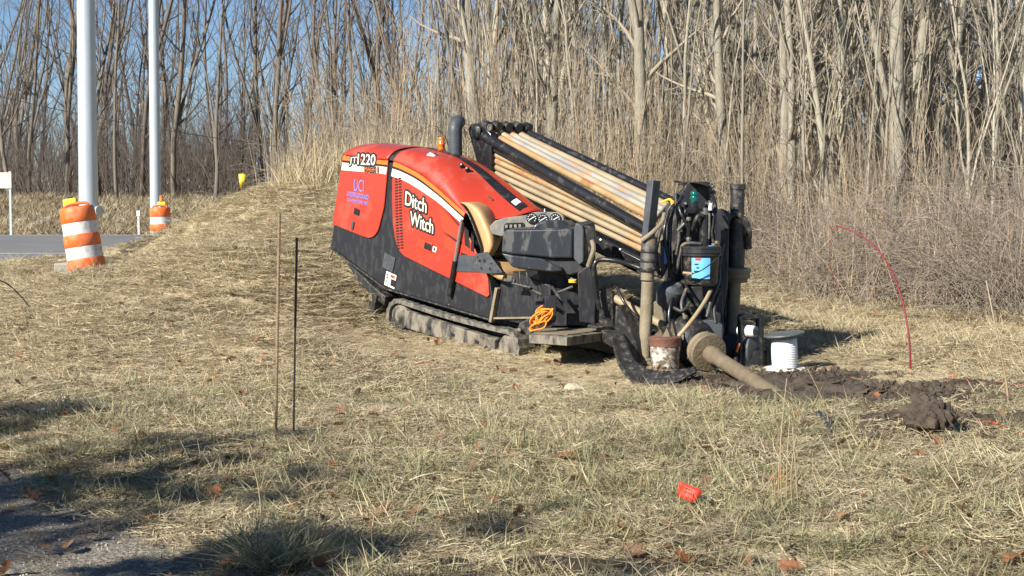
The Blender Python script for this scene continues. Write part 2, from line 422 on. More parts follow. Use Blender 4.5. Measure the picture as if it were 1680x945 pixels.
def ground_material():
    m = bpy.data.materials.new('ground'); m.use_nodes = True; nt = m.node_tree; nd, lk = nt.nodes, nt.links
    b = nd['Principled BSDF']; b.inputs['Roughness'].default_value = .95; b.inputs['Specular IOR Level'].default_value = .15
    geo = nd.new('ShaderNodeNewGeometry')
    def noise(sc, stretch=None, det=3.5):
        n = nd.new('ShaderNodeTexNoise'); n.inputs['Scale'].default_value = sc; n.inputs['Detail'].default_value = det; n.inputs['Roughness'].default_value = .65
        lk.new(geo.outputs['Position'], n.inputs['Vector']); return n.outputs['Fac']
    def mix(f, a, c):
        x = nd.new('ShaderNodeMix'); x.data_type = 'RGBA'; lk.new(f, x.inputs[0])
        for s, v in ((x.inputs[6], a), (x.inputs[7], c)):
            if isinstance(v, tuple): s.default_value = (*v, 1)
            else: lk.new(v, s)
        return x.outputs[2]
    def rg(x, a, c):
        r = nd.new('ShaderNodeMapRange'); r.inputs['From Min'].default_value = a; r.inputs['From Max'].default_value = c; lk.new(x, r.inputs['Value']); return r.outputs[0]
    def attr(n):
        a = nd.new('ShaderNodeAttribute'); a.attribute_name = n; return a.outputs['Fac']
    def edge(a, sc):           # mask broken up by noise
        mm = nd.new('ShaderNodeMath'); mm.operation = 'MULTIPLY_ADD'; mm.inputs[1].default_value = .9; lk.new(noise(sc), mm.inputs[0]); mm.inputs[2].default_value = -.45
        s = nd.new('ShaderNodeMath'); s.operation = 'ADD'; lk.new(a, s.inputs[0]); lk.new(mm.outputs[0], s.inputs[1]); return rg(s.outputs[0], .3, .62)
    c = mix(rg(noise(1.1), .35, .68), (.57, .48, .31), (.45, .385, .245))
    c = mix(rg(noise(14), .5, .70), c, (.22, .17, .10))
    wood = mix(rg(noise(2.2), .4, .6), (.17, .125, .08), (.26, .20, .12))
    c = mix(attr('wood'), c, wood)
    c = mix(edge(attr('verge'), 1.6), c, (.42, .355, .23))
    grav = mix(rg(noise(55), .42, .62), (.12, .105, .085), (.33, .295, .24))
    grav = mix(rg(noise(5), .5, .7), grav, (.13, .105, .07))
    c = mix(edge(attr('gravel'), 3.5), c, grav)
    soil = mix(rg(noise(11), .4, .65), (.052, .039, .027), (.105, .08, .055))
    c = mix(edge(attr('mud'), 3), c, soil)
    lk.new(c, b.inputs['Base Color'])
    bp = nd.new('ShaderNodeBump'); bp.inputs['Strength'].default_value = .8; bp.inputs['Distance'].default_value = .03; lk.new(noise(28), bp.inputs['Height']); lk.new(bp.outputs[0], b.inputs['Normal'])
    return m
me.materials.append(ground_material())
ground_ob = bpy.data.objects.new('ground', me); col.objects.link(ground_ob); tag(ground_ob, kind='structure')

# ------------------------------------------------------------------ road
m = MB(); nX = 60
rowsn, rowsf = [], []
for i in range(nX + 1):
    x = -160 + i * (154.2) / nX
    rowsn.append((x, 27.3 + .012 * (x + 9), .50)); rowsf.append((x, 48.2, .50))
m.grid([rowsn, rowsf]); road = m.build('road', M['asphalt'], origin=(0, 0, 0), kind='structure')
m = MB(); m.grid([[(r[0], r[1] + 3.4, .504) for r in rowsn], [(r[0], r[1] + 3.6, .504) for r in rowsn]])
m.build('edge_line', M['road_paint'], road)
m = MB(); m.grid([[(r[0], r[1] - .9, .504) for r in rowsf], [(r[0], r[1] - .6, .504) for r in rowsf]])
m.build('edge_line', M['road_paint'], road)

# ------------------------------------------------------------------ plant generators
def add_col(me, vals):
    ca = me.color_attributes.new('Col', 'FLOAT_COLOR', 'POINT')
    ca.data.foreach_set('color', np.asarray(vals, np.float32).ravel())
def wobble(p0, d, length, n, jit, up=0.0, droop=0.0, r=None):
    r = r or rnd; p = A(p0); d = unit(d); pts = [p.copy()]; st = length / n
    for i in range(n):
        d = unit(d + A([r.gauss(0, jit), r.gauss(0, jit), r.gauss(0, jit)]) + A([0, 0, up - droop * (i + 1) / n]))
        p = p + d * st; pts.append(p.copy())
    return pts
def along(pts, t):
    k = t * (len(pts) - 1); i = min(int(k), len(pts) - 2); f = k - i
    return pts[i] * (1 - f) + pts[i + 1] * f, unit(pts[i + 1] - pts[i])
def side_dir(d, ang, r):
    u, v = perp(d); a = r.uniform(0, 2 * math.pi)
    return unit(d * math.cos(ang) + (u * math.cos(a) + v * math.sin(a)) * math.sin(ang))

def make_tree(name, H, R, bark, twig, seed, first=.3, limbs=14, limb_len=.22, fork=False, dens=1.0, jit=.05, spread=(.5, .95), trunk_sides=9):
    r = random.Random(seed); T = MB(); B = MB()
    tp = wobble((0, 0, -.4), (r.gauss(0, .03), r.gauss(0, .03), 1), H + .4, 14, jit, up=.05, r=r)
    rr = [R * (1.25 if i == 0 else 1.0) * (1 - .9 * (i / 14) ** 1.15) for i in range(15)]
    T.tube(tp, rr, trunk_sides)
    stems = [(tp, rr, H)]
    if fork:
        t0 = r.uniform(.12, .42); p, d = along(tp, t0)
        q = wobble(p - d * .1, side_dir(d, r.uniform(.15, .3), r), H * (1 - t0) * .92, 11, jit, up=.07, r=r)
        r0 = R * (1 - .9 * t0 ** 1.15) * .72; rq = [r0 * (1 - .9 * (i / 11)) for i in range(12)]
        T.tube(q, rq, max(6, trunk_sides - 2)); stems.append((q, rq, H * (1 - t0)))
    for pts, rad, hh in stems:
        nl = int(limbs * hh / H) + 1
        for i in range(nl):
            t = first + (1 - first) * ((i + r.random()) / nl) ** .9; t = min(t, .985)
            p, d = along(pts, t)
            lr = max(.012, np.interp(t, np.linspace(0, 1, len(rad)), rad) * r.uniform(.32, .55))
            ll = H * limb_len * r.uniform(.55, 1.15) * (1.15 - .75 * t)
            lp = wobble(p, side_dir(d, r.uniform(*spread), r), ll, 6, .13, up=.10, r=r)
            B.tube(lp, [lr * (1 - .8 * k / 6) for k in range(7)], 5, False)
            for j in range(max(2, int(r.uniform(4, 7) * dens))):
                t2 = r.uniform(.18, 1.0); p2, d2 = along(lp, t2)
                l2 = ll * r.uniform(.25, .5); r2 = max(.006, lr * (1 - .8 * t2) * .55)
                sp = wobble(p2, side_dir(d2, r.uniform(.4, 1.0), r), l2, 4, .18, up=.08, r=r)
                B.tube(sp, [r2 * (1 - .7 * k / 4) for k in range(5)], 4, False)
                for k in range(max(2, int(r.uniform(3, 6) * dens))):
                    t3 = r.uniform(.15, 1.0); p3, d3 = along(sp, t3)
                    wp = wobble(p3, side_dir(d3, r.uniform(.35, .95), r), l2 * r.uniform(.3, .65), 2, .2, up=.06, r=r)
                    rw = max(.0042, r2 * .5); B.tube(wp, [rw, rw * .75, rw * .4], 3, False)
    mt, mc = T.mesh('trunk', mat=bark, smooth=180), B.mesh('crown', mat=twig, smooth=180)
    return mt, mc
def place_tree(proto, name, x, y, s, rot, label, group=None, cat='tree', tilt=(0, 0), z=None):
    o = bpy.data.objects.new(name, None); col.objects.link(o); o.empty_display_size = .3
    o.location = (x, y, gz(x, y) if z is None else z); o.rotation_euler = (tilt[0], tilt[1], rot); o.scale = (s, s, s)
    tag(o, label, cat, group)
    for nm, me in zip(('trunk', 'crown'), proto):
        c = bpy.data.objects.new(nm, me); col.objects.link(c); c.parent = o
    return o
def proto_obj(name, me):
    return bpy.data.objects.new(name, me)      # never linked to the scene: source for scattering only

def scatter(name, pts, rots, scl, idx, protos, label, cat):
    me = bpy.data.meshes.new(name); me.from_pydata(np.asarray(pts).tolist(), [], [])
    a = me.attributes.new('rot', 'FLOAT_VECTOR', 'POINT'); a.data.foreach_set('vector', np.asarray(rots, np.float32).ravel())
    a = me.attributes.new('scl', 'FLOAT', 'POINT'); a.data.foreach_set('value', np.asarray(scl, np.float32))
    a = me.attributes.new('idx', 'INT', 'POINT'); a.data.foreach_set('value', np.asarray(idx, np.int32))
    o = bpy.data.objects.new(name, me); col.objects.link(o)
    pc = bpy.data.collections.new(name + '_sources')
    for k, p in enumerate(protos):
        p.name = 'source_%02d' % k; pc.objects.link(p)
    ng = bpy.data.node_groups.new(name, 'GeometryNodeTree')
    ng.interface.new_socket('Geometry', in_out='INPUT', socket_type='NodeSocketGeometry'); ng.interface.new_socket('Geometry', in_out='OUTPUT', socket_type='NodeSocketGeometry')
    n = ng.nodes; l = ng.links
    gi_, go = n.new('NodeGroupInput'), n.new('NodeGroupOutput')
    ip = n.new('GeometryNodeInstanceOnPoints'); ip.inputs['Pick Instance'].default_value = True
    ci = n.new('GeometryNodeCollectionInfo'); ci.inputs['Collection'].default_value = pc; ci.inputs['Separate Children'].default_value = True; ci.inputs['Reset Children'].default_value = True
    def na(nm, ty):
        q = n.new('GeometryNodeInputNamedAttribute'); q.data_type = ty; q.inputs['Name'].default_value = nm; return q.outputs['Attribute']
    l.new(gi_.outputs[0], ip.inputs['Points']); l.new(ci.outputs[0], ip.inputs['Instance'])
    l.new(na('idx', 'INT'), ip.inputs['Instance Index']); l.new(na('rot', 'FLOAT_VECTOR'), ip.inputs['Rotation']); l.new(na('scl', 'FLOAT'), ip.inputs['Scale'])
    l.new(ip.outputs[0], go.inputs[0])
    md = o.modifiers.new('scatter', 'NODES'); md.node_group = ng
    return tag(o, label, cat, kind='stuff')

def blade_tuft(seed, n, hmin, hmax, rad, lean, mat, w=.0032, curl=.6):
    r = random.Random(seed); V = []; F = []; C = []
    for i in range(n):
        a = r.uniform(0, 6.283); q = rad * math.sqrt(r.random()); b = r.uniform(0, 6.283)
        p = A([q * math.cos(a), q * math.sin(a), -.01]); l = r.uniform(hmin, hmax)
        th = min(1.5, abs(r.gauss(*lean))); d = A([math.cos(b) * math.sin(th), math.sin(b) * math.sin(th), math.cos(th)])
        bend = A([math.cos(b), math.sin(b), -.55]) * r.uniform(0, curl); sidev = unit(np.cross(d, A([0, 0, 1]) + A([r.gauss(0, .4), r.gauss(0, .4), 0])))
        o = len(V); ww = w * r.uniform(.7, 1.5); t_ = r.uniform(.62, 1.18); hue = r.uniform(-.06, .06)
        for k, f in enumerate((0, .5, 1)):
            c = p + d * l * f + bend * l * f * f * .6
            c[2] = max(c[2], .004 + .02 * r.random())
            if f < 1: V += [c - sidev * ww * (1 - .35 * f), c + sidev * ww * (1 - .35 * f)]
            else: V += [c]
        F += [(o, o + 1, o + 3, o + 2), (o + 2, o + 3, o + 4)]
        C += [(t_ * (1 + hue), t_, t_ * (1 - 1.5 * hue), 1)] * 5
    me = bpy.data.meshes.new('tuft'); me.from_pydata([tuple(v) for v in V], [], F); me.materials.append(mat); add_col(me, C)
    return proto_obj('tuft', me)
def cane_clump(seed, n, hmin, hmax, rad, mat, jit=.05, up=.08, droop=0., side=3, r0=.006, lean=.15, twig_len=.3, segs=6):
    r = random.Random(seed); B = MB(); C = []
    for i in range(n):
        a = r.uniform(0, 6.283); q = rad * math.sqrt(r.random()); h = r.uniform(hmin, hmax)
        p = A([q * math.cos(a), q * math.sin(a), -.05]); b0 = len(B.V)
        pts = wobble(p, (r.gauss(0, lean), r.gauss(0, lean), 1), h, segs, jit, up=up, droop=droop, r=r)
        rb = r0 * r.uniform(.6, 1.4); B.tube(pts, [rb * (1 - .75 * k / segs) for k in range(segs + 1)], 4, False)
        for j in range(side):
            p2, d2 = along(pts, r.uniform(.25, .98))
            sp = wobble(p2, side_dir(d2, r.uniform(.25, .8), r), h * twig_len * r.uniform(.4, 1.1), 3, jit * 1.6, up=up, droop=droop * .7, r=r)
            B.tube(sp, [rb * .5, rb * .4, rb * .3, rb * .2], 3, False)
        t_ = r.uniform(.65, 1.2); C += [(t_, t_ * r.uniform(.94, 1.03), t_ * r.uniform(.88, 1.04), 1)] * (len(B.V) - b0)
    me = B.mesh('canes', mat=mat, smooth=180); add_col(me, C)
    return me

# ------------------------------------------------------------------ woods
far_protos = [make_tree('far', rnd.uniform(15, 20), rnd.uniform(.07, .125), M['bark_far'], M['twig_far'], 100 + i, first=.12, limbs=18, limb_len=.19, fork=i % 2 == 0, dens=.62, jit=.06) for i in range(8)]
pale_protos = [make_tree('pale', rnd.uniform(12, 16), rnd.uniform(.075, .12), M['bark_pale'], M['twig_pale'], 200 + i, first=.1, limbs=22, limb_len=.17, fork=i % 2 == 1, dens=.75, jit=.04, spread=(.3, .7)) for i in range(8)]
sap_protos = [make_tree('sapling', rnd.uniform(6, 9.5), rnd.uniform(.022, .045), M['bark_pale'], M['twig_pale'], 300 + i, first=.15, limbs=12, limb_len=.2, fork=i % 2 == 0, dens=.5, jit=.05, spread=(.2, .5), trunk_sides=6) for i in range(6)]
big_protos = [make_tree('big', 17, .21, M['bark_big'], M['twig_pale'], 430 + i * 7, first=.16, limbs=18, limb_len=.24, fork=i == 1, dens=1.1, jit=.025, spread=(.6, 1.1), trunk_sides=14) for i in range(2)]

def spread_points(n, gen, dmin):
    out = []
    tries = 0
    while len(out) < n and tries < n * 60:
        tries += 1; p = gen()
        if all((p[0] - q[0]) ** 2 + (p[1] - q[1]) ** 2 > dmin ** 2 for q in out): out.append(p)
    return out
def where(x, y):
    px = 840 + FPX * x / y
    for lim, w_ in ((131, 'left of the thick near pole'), (250, 'between the two steel poles'), (540, 'between the far pole and the machine'), (760, 'above the red hood'), (1060, 'above the rod rack'), (1230, 'behind the anchor posts')):
        if px < lim: return w_
    return 'right of the anchor posts'
# the wood across the road (left half of the view and on behind)
def gen_left():
    y = 58 + 50 * rnd.random() ** 1.2; k = rnd.uniform(-.42, .40) if rnd.random() < .5 else rnd.uniform(-.42, .03); return (k * y, y)
for i, (x, y) in enumerate(spread_points(205, gen_left, 1.4)):
    place_tree(far_protos[i % 8], 'bare_tree', x, y, rnd.uniform(.8, 1.2), rnd.uniform(0, 6.28), 'tall grey-brown bare tree in the far wood, ' + where(x, y), 'bare trees of the far wood', tilt=(rnd.gauss(0, .025), rnd.gauss(0, .025)))
def gen_right():
    k = rnd.uniform(-.02, .43); y0 = 27 + 3 * math.sin(k * 20) - 6 * max(0, k - .2); y = y0 + 50 * rnd.random() ** 1.5; return (k * y, y)
for i, (x, y) in enumerate(spread_points(125, gen_right, .9)):
    place_tree(pale_protos[i % 8], 'slender_tree', x, y, rnd.uniform(.75, 1.3), rnd.uniform(0, 6.28), 'slender pale bare tree in the sunlit wood, ' + where(x, y), 'slender pale trees behind the machine', tilt=(rnd.gauss(0, .04), rnd.gauss(0, .04)))
for px, Y, pr, s, tl, lab in [
        (1473, 24.5, 0, .76, .012, 'thickest pale trunk standing at the right above the brambles'),
        (1052, 27.0, 1, .62, .0, 'forked pale tree rising right of the drill rods'),
        (1196, 26.0, 0, .52, -.02, 'pale slim straight tree directly behind the far anchor post'),
        (1283, 25.5, 1, .50, .03, 'leaning forked pale tree between the far post and the thickest trunk'),
        (1395, 28.5, 0, .48, .01, 'straight pale tree just left of the thickest trunk'),
        (783, 29.0, 0, .62, .02, 'pale tree above the exhaust stack of the machine'),
        (902, 27.5, 1, .55, -.01, 'pale tree rising above the rear end of the rod rack')]:
    x = (px - 840) / FPX * Y
    place_tree(big_protos[pr], 'pale_tree', x, Y, s, px * .7, lab, tilt=(0, tl))
def gen_sap():
    k = rnd.uniform(-.155, .36)
    if k < -.03 and rnd.random() < .3: k = rnd.uniform(-.03, .36)
    y = 25.5 + 3 * abs(k) - 3.5 * max(0, k - .1) / .2 + 11 * rnd.random() ** 1.4; return (k * y, y)
for i, (x, y) in enumerate(spread_points(170, gen_sap, .3)):
    place_tree(sap_protos[i % 6], 'sapling', x, y, rnd.uniform(.6, 1.15) * (.36 if x < -.03 * y else 1), rnd.uniform(0, 6.28), 'thin bare sapling in the edge thicket, ' + where(x, y), 'saplings along the wood edge', tilt=(rnd.gauss(0, .09), rnd.gauss(0, .09)))
# dark evergreens behind the right-hand wood
def make_conifer(seed, H, wide=.22):
    r = random.Random(seed); T = MB(); B = MB()
    T.tube([(0, 0, -.3), (0, 0, H * .5), (0, 0, H)], [.22, .13, .02], 8)
    for i in range(60):
        t = .08 + .9 * (i / 60); z = H * t; l = H * wide * (1.08 - t) * r.uniform(.7, 1.15); a = r.uniform(0, 6.283)
        d = A([math.cos(a), math.sin(a), .1]); pts = [A([0, 0, z]) + d * l * f + A([0, 0, -l * .35 * f * f]) for f in (0, .35, .7, 1)]
        B.tube(pts, [.03, .02, .015, .006], 3, False)
        for j in range(34):
            f = r.uniform(.12, 1); c, dd = along(pts, f); s = unit(np.cross(dd, A([0, 0, 1]))) * r.choice((-1, 1))
            e = c + (s * r.uniform(.5, 1) + dd * r.uniform(.2, .8)) * l * .28 + A([0, 0, r.uniform(-.25, .05)]); w = A([r.gauss(0, 1), r.gauss(0, 1), r.gauss(0, 1)]) * .05
            B.add([c, c + w + (e - c) * .5, e, c - w + (e - c) * .5], [(0, 1, 2, 3)])
    return T.mesh('trunk', mat=M['bark_far'], smooth=180), B.mesh('crown', mat=M['evergreen'], smooth=0)
con = [make_conifer(71, 15), make_conifer(72, 18)]
for i, (k, y) in enumerate([(.15, 72), (.19, 66), (.225, 70), (.26, 63), (.30, 60), (.335, 64), (.37, 58), (.285, 76), (.40, 62), (.105, 80)]):
    place_tree(con[i % 2], 'evergreen_tree', k * y, y, rnd.uniform(.95, 1.25), rnd.uniform(0, 6.28), 'dark evergreen tree deep in the wood at the upper right', 'dark evergreens deep in the wood')
# trees behind the photographer, whose shade falls on the foreground
for i, (x, y, s) in enumerate([(-8, -2, .5), (-7, -3.5, .55), (-5.5, -2.6, .46), (-4.5, -3.6, .48), (-3.2, -4.2, .46), (-13.5, -.5, .52), (-15.5, 1.5, .56), (-12, -3.0, .58), (-10, -3.5, .5), (-8.0, -4.4, .46), (-6, -5.0, .44)]):
    place_tree(far_protos[(i * 3) % 8], 'shade_tree', x, y, s, i * 1.3, 'bare tree behind the viewpoint shading the foreground grass', 'bare trees behind the viewpoint')
for i, (x, y, s) in enumerate([(-13.2, 1.4, .60), (-12.3, .4, .55), (-11.3, -.4, .60), (-10.2, -1.3, .56), (-9.1, -2.2, .56), (-8.0, -2.9, .52), (-6.9, -3.2, .52), (-5.4, -3.4, .50), (-9.6, 4.2, .42), (-8.4, 3.2, .38), (-7.3, 2.2, .38), (-6.3, 1.4, .33), (-5.2, .7, .31), (-4.2, .1, .28), (-3.2, -.6, .27), (-4.0, -3.9, .5)]):
    place_tree(con[0], 'shade_evergreen', x, y, s, i * 1.1, 'evergreen behind the viewpoint shading the foreground', 'evergreens behind the viewpoint')
con.append(make_conifer(73, 9, .40))
for i, (x, y, s) in enumerate([(-12.4, 1.6, .92), (-10.8, -.6, .92), (-9.2, -2.2, .86), (-5.4, -.8, .52), (-6.6, -3.2, .80)]):
    place_tree(con[2], 'shade_cedar', x, y, s, i * 1.7, 'broad evergreen behind the viewpoint shading the foreground', 'evergreens behind the viewpoint')
# thicket, brambles and undergrowth: uncountable, so stuff
thick = [proto_obj('c', cane_clump(500 + i, 11, .8, 3.0, .45, M['stem_tan'], jit=.045, up=.07, side=3, r0=.0065, lean=.13, twig_len=.3)) for i in range(5)]
def pts_on(gen, n):
    q = np.array([gen() for _ in range(n)]); return np.column_stack([q[:, 0], q[:, 1], ground(q[:, 0], q[:, 1])])
def gen_th():
    k = rnd.uniform(-.158, .42); y = 24.7 + 2 * abs(k) - 3.0 * max(0, k - .12) / .2 + 14 * rnd.random() ** 1.5; return (k * y, y)
tp = pts_on(gen_th, 380); tp = tp[(tp[:, 0] > -.02 * tp[:, 1]) | (rng.random(len(tp)) < .45)]; n = len(tp)
scatter('sapling_thicket', tp, np.column_stack([rng.normal(0, .07, n), rng.normal(0, .07, n), rng.uniform(0, 6.28, n)]), rng.uniform(.6, 1.25, n), rng.integers(0, 5, n), thick,
        'dense thicket of thin tan stems along the wood edge', 'thicket')
stem_low = [proto_obj('c', cane_clump(560 + i, 10, .5, 1.5, .4, M['stem_tan'], jit=.08, up=.02, droop=.1, side=3, r0=.0045, lean=.3)) for i in range(2)]
bram = stem_low + [proto_obj('c', cane_clump(600 + i, 18, .9, 2.0, .5, M['bramble'], jit=.17, up=.0, droop=.30, side=4, r0=.0055, lean=.5, twig_len=.4, segs=7)) for i in range(5)]
def gen_br():
    k = rnd.uniform(.15, .46); y = 18.0 + 4.5 * max(0, (.34 - k)) / .17 + 7.5 * rnd.random(); return (k * y, y)
tp = pts_on(gen_br, 380)
def gen_br2():
    k = rnd.uniform(-.15, .16); y = 25 + 8 * rnd.random(); return (k * y, y)
tp = np.vstack([tp, pts_on(gen_br2, 120)]); n = len(tp)
scatter('bramble_tangle', tp, np.column_stack([rng.normal(0, .1, n), rng.normal(0, .1, n), rng.uniform(0, 6.28, n)]), rng.uniform(.8, 1.5, n), rng.integers(0, 7, n), bram,
        'tangle of purplish brown brambles at the foot of the wood', 'brambles')
# far undergrowth across the road
und = [proto_obj('c', cane_clump(650 + i, 16, 1.2, 5.0, 1.3, M['twig_far'], jit=.09, up=.05, side=5, r0=.013, lean=.25, twig_len=.4)) for i in range(3)]
def gen_un():
    y = 60 + 50 * rnd.random(); return (rnd.uniform(-.44, .42) * y, y)
tp = pts_on(gen_un, 800); n = len(tp)
scatter('undergrowth', tp, np.column_stack([rng.normal(0, .07, n), rng.normal(0, .07, n), rng.uniform(0, 6.28, n)]), rng.uniform(.6, 1.3, n), rng.integers(0, 3, n), und,
        'grey bare undergrowth between the trunks of the far wood', 'undergrowth')

# ------------------------------------------------------------------ dry grass
tufts = [blade_tuft(700, 62, .05, .12, .17, (1.26, .22), M['straw'], .0023, .5), blade_tuft(701, 62, .05, .14, .18, (1.32, .18), M['straw'], .0023, .5),
         blade_tuft(702, 52, .05, .11, .16, (1.25, .25), M['straw_brown'], .0024, .6), blade_tuft(703, 50, .05, .13, .17, (1.1, .3), M['straw'], .0022, .7),
         blade_tuft(704, 52, .04, .11, .17, (1.15, .3), M['straw_green'], .0024, .6), blade_tuft(705, 26, .08, .22, .13, (.8, .3), M['straw'], .0022, .9),
         blade_tuft(706, 30, .08, .2, .12, (.7, .3), M['straw_green'], .0024, .8), blade_tuft(707, 26, .3, .75, .14, (.28, .16), M['straw'], .0032, .5)]
def sample_grass(n, y0, y1, power):
    u = rng.random(n); y = (y0 ** power + u * (y1 ** power - y0 ** power)) ** (1 / power)
    x = rng.uniform(-1, 1, n) * (.40 * y + 1.6); return x, y
gxp, gyp = sample_grass(50000, 4.6, 31, 1.3)
keep = (road_dist(gxp, gyp) < -.2) & (rng.random(len(gxp)) > 1.05 * mud_mask(gxp, gyp)) & (rng.random(len(gxp)) > 1.0 * gravel_mask(gxp, gyp)) & (rng.random(len(gxp)) > .75 * verge_mask(gxp, gyp))
gxp, gyp = gxp[keep], gyp[keep]; n = len(gxp)
patch = np.sin(gxp * 1.3 + 1.1 * np.sin(gyp * .9)) + np.sin(gyp * 1.7 + gxp * .6) + rng.normal(0, .8, n)
near = gyp < 12.5
idx = rng.choice([0, 1, 3, 0, 1, 0, 1, 2], n)
near2 = rng.random(n) < np.interp(gyp, [9, 13.5], [1, 0])
idx = np.where(near2, rng.choice([0, 1, 2, 2, 4, 3, 4, 4, 2, 6], n), idx)
idx = np.where((patch > 1.2) & near, rng.choice([4, 4, 6, 0, 3, 1], n), idx)
idx = np.where(patch < -1.9, rng.choice([2, 1, 3], n), idx)
idx = np.where((rng.random(n) < .035), 5, idx)
wild = ((gyp > 23.5 + 1.0 * np.sin(gxp)) & (gxp > -4.0)) | ((gxp > .16 * gyp) & (gyp > 16))
idx = np.where(wild & (rng.random(n) < np.where(gxp > .15 * gyp, .12, np.where(gxp < 0, .2, .4))), np.where(gxp > .15 * gyp, 5, rng.choice([5, 7], n)), idx)
mdist = np.minimum(np.hypot(gxp - 1.0, gyp - 14.6), np.minimum(np.hypot(gxp - 2.6, gyp - 14.4), np.hypot(gxp + .8, gyp - 16.2)))
idx = np.where((mdist < 2.0) & (idx >= 5), 0, idx)
scl = rng.uniform(.75, 1.25, n) * np.interp(gyp, [6, 12, 30], [.95, 1.05, 1.35]) * np.interp(mdist, [.9, 2.0], [.55, 1])
scatter('dry_grass', np.column_stack([gxp, gyp, ground(gxp, gyp)]), np.column_stack([rng.normal(0, .12, n), rng.normal(0, .12, n), rng.uniform(0, 6.28, n)]), scl, idx, tufts,
        'matted straw-coloured winter grass covering the bank', 'grass')
# grass on the bank beyond the road
n = 5200; by = 49 + 11 * rng.random(n); bx = rng.uniform(-.44, .02, n) * by
tufts2 = [blade_tuft(720 + i, 30, .15, .5, .35, (.7, .3), M[k], .012, .7) for i, k in enumerate(('straw_brown', 'straw', 'straw_brown'))]
scatter('bank_grass', np.column_stack([bx, by, ground(bx, by)]), np.column_stack([rng.normal(0, .1, n), rng.normal(0, .1, n), rng.uniform(0, 6.28, n)]), rng.uniform(.6, 1.2, n), rng.integers(0, 3, n), tufts2,
        'brown rough grass on the bank beyond the road', 'grass')

# ================================================================== drilling machine
base = L(1.9, .65, -.6); base[2] = gz(base[0], base[1])
rig = thing('drilling_machine', base, 'red and black tracked drilling machine parked nose down on the grassy bank', 'machine')
def B(m, name, mat, parent=None, **k): return m.build(name, M[mat], parent or rig, **k)
AX = (mX, mY, mZ)
def sm(xs, ys):
    xf = np.linspace(-.4, 3.4, 400); yf = np.interp(xf, xs, ys); k = np.ones(27) / 27
    yf = np.convolve(np.pad(yf, 13, mode='edge'), k, 'valid'); return lambda x: np.interp(x, xf, yf)
wb = sm([-.2, .02, .82, 1.21, 1.49, 1.83, 2.26, 2.6], [.95, .99, 1.14, 1.15, 1.11, 1.05, .92, .80])      # lower edge of the stripe
ot = sm([-.2, .02, .78, .95, 1.44, 1.91, 2.22, 2.34, 2.7], [1.15, 1.18, 1.30, 1.335, 1.30, 1.17, 1.07, 1.04, .93])   # upper edge
cr = sm([-.2, 0, .25, 1.0, 1.5, 1.9, 2.35, 2.85, 3.3], [1.24, 1.30, 1.37, 1.485, 1.51, 1.455, 1.335, 1.20, 1.1])     # crown line
TS = [(0, 0, 0), (.010, .22, 0), (.035, .45, 0), (.08, .68, 0), (.15, .86, 0), (.25, .97, 0), (.35, 1, .006), (.45, 1, .010), (.55, 1, .006), (.64, 1, 0)]
def sec(x, t, off=0.0):
    y, f, e = TS[t]; z0, c = ot(x), cr(x)
    w = min(1, max(0, (x - 1.5) / 1.1)); w = w * w * (3 - 2 * w); f = f * (1 - w) + min(1, (y / .5) ** 1.3) * w; e = e * (1 - w)
    rr = max(0, .10 - x) / .10; c2 = c - .05 * rr * rr
    return y - off * (1 - f), z0 + (c2 - z0) * f + e + off * f
FAR = [(.74, -.05), (.80, -.16), (.82, -.42)]
def xfront(y): return float(np.interp(y, [0, .1, .2, .3, .45, .64], [2.34, 2.5, 2.62, 2.72, 2.82, 2.87]))
def xback(y): return .0
def skin(x0f, x1f, off, nu=26):
    rows = []
    for i in range(nu + 1):
        row = []
        for t in range(len(TS) + len(FAR)):
            y = TS[t][0] if t < len(TS) else FAR[t - len(TS)][0]
            x = x0f(y) + (x1f(y) - x0f(y)) * i / nu
            if t < len(TS): yy, z = sec(x, t, off)
            else: yy, z = y + off, cr(x) + FAR[t - len(TS)][1] + off * .5
            row.append(L(x, yy, z))
        rows.append(row)
    return rows
# black inner shell
m = MB(); m.grid(skin(lambda y: .004, lambda y: xfront(y) - .01, -.004)); B(m, 'inner_shell', 'black_paint', smooth=50)
# chassis: side skirt with sloping lower edge, full width
m = MB(); m.prism([L(x, .012, z) for x, z in [(0, .0), (0, 1.17), (.4, 1.22), (.8, 1.28), (1.1, 1.30), (1.5, 1.26), (1.9, 1.14), (2.24, 1.02), (2.30, .88), (2.84, .42), (2.96, .20), (2.96, 0), (1.17, -.19)]], mY * .79)
B(m, 'engine_housing', 'black_paint', bevel=.012)
m = MB(); m.prism([L(x, .80, z) for x, z in [(.02, .0), (.02, .62), (2.9, .62), (2.94, 0)]], mY * .49); B(m, 'chassis', 'black_paint', bevel=.01)
# red panels
def panel(pts, y=0.012, th=.022, name='panel', mat='red_paint', bev=.007):
    m = MB(); m.prism([L(x, y, z) for x, z in pts], -mY * th); return B(m, name, mat, bevel=bev)
def arc(c, r, a0, a1, n=6): return [(c[0] + r * math.cos(math.radians(a0 + (a1 - a0) * i / n)), c[1] + r * math.sin(math.radians(a0 + (a1 - a0) * i / n))) for i in range(n + 1)]
rear = [(.005, .29), (.60, .30)] + arc((.66, .52), .215, -92, -8, 6) + [(.905, .75), (.875, 1.05), (.845, ot(.845) - .004)] + [(x, ot(x) - .004) for x in (.7, .55, .4, .25, .12)] + [(.005, ot(0) - .01)]
rear_panel = panel(rear, name='rear_side_panel')
front = [(.945, ot(.945) - .004), (.98, 1.06), (1.03, .86), (1.11, .60), (1.18, .46)] + [(1.24, .37), (1.31, .315), (1.40, .28)] + [(2.87, .225), (2.90, .26), (2.83, .44), (2.36, .86), (2.27, .95), (2.30, ot(2.3) - .004)] + [(x, ot(x) - .004) for x in (2.15, 2.0, 1.8, 1.6, 1.4, 1.2, 1.05)]
front_panel = panel(front, name='front_side_panel')
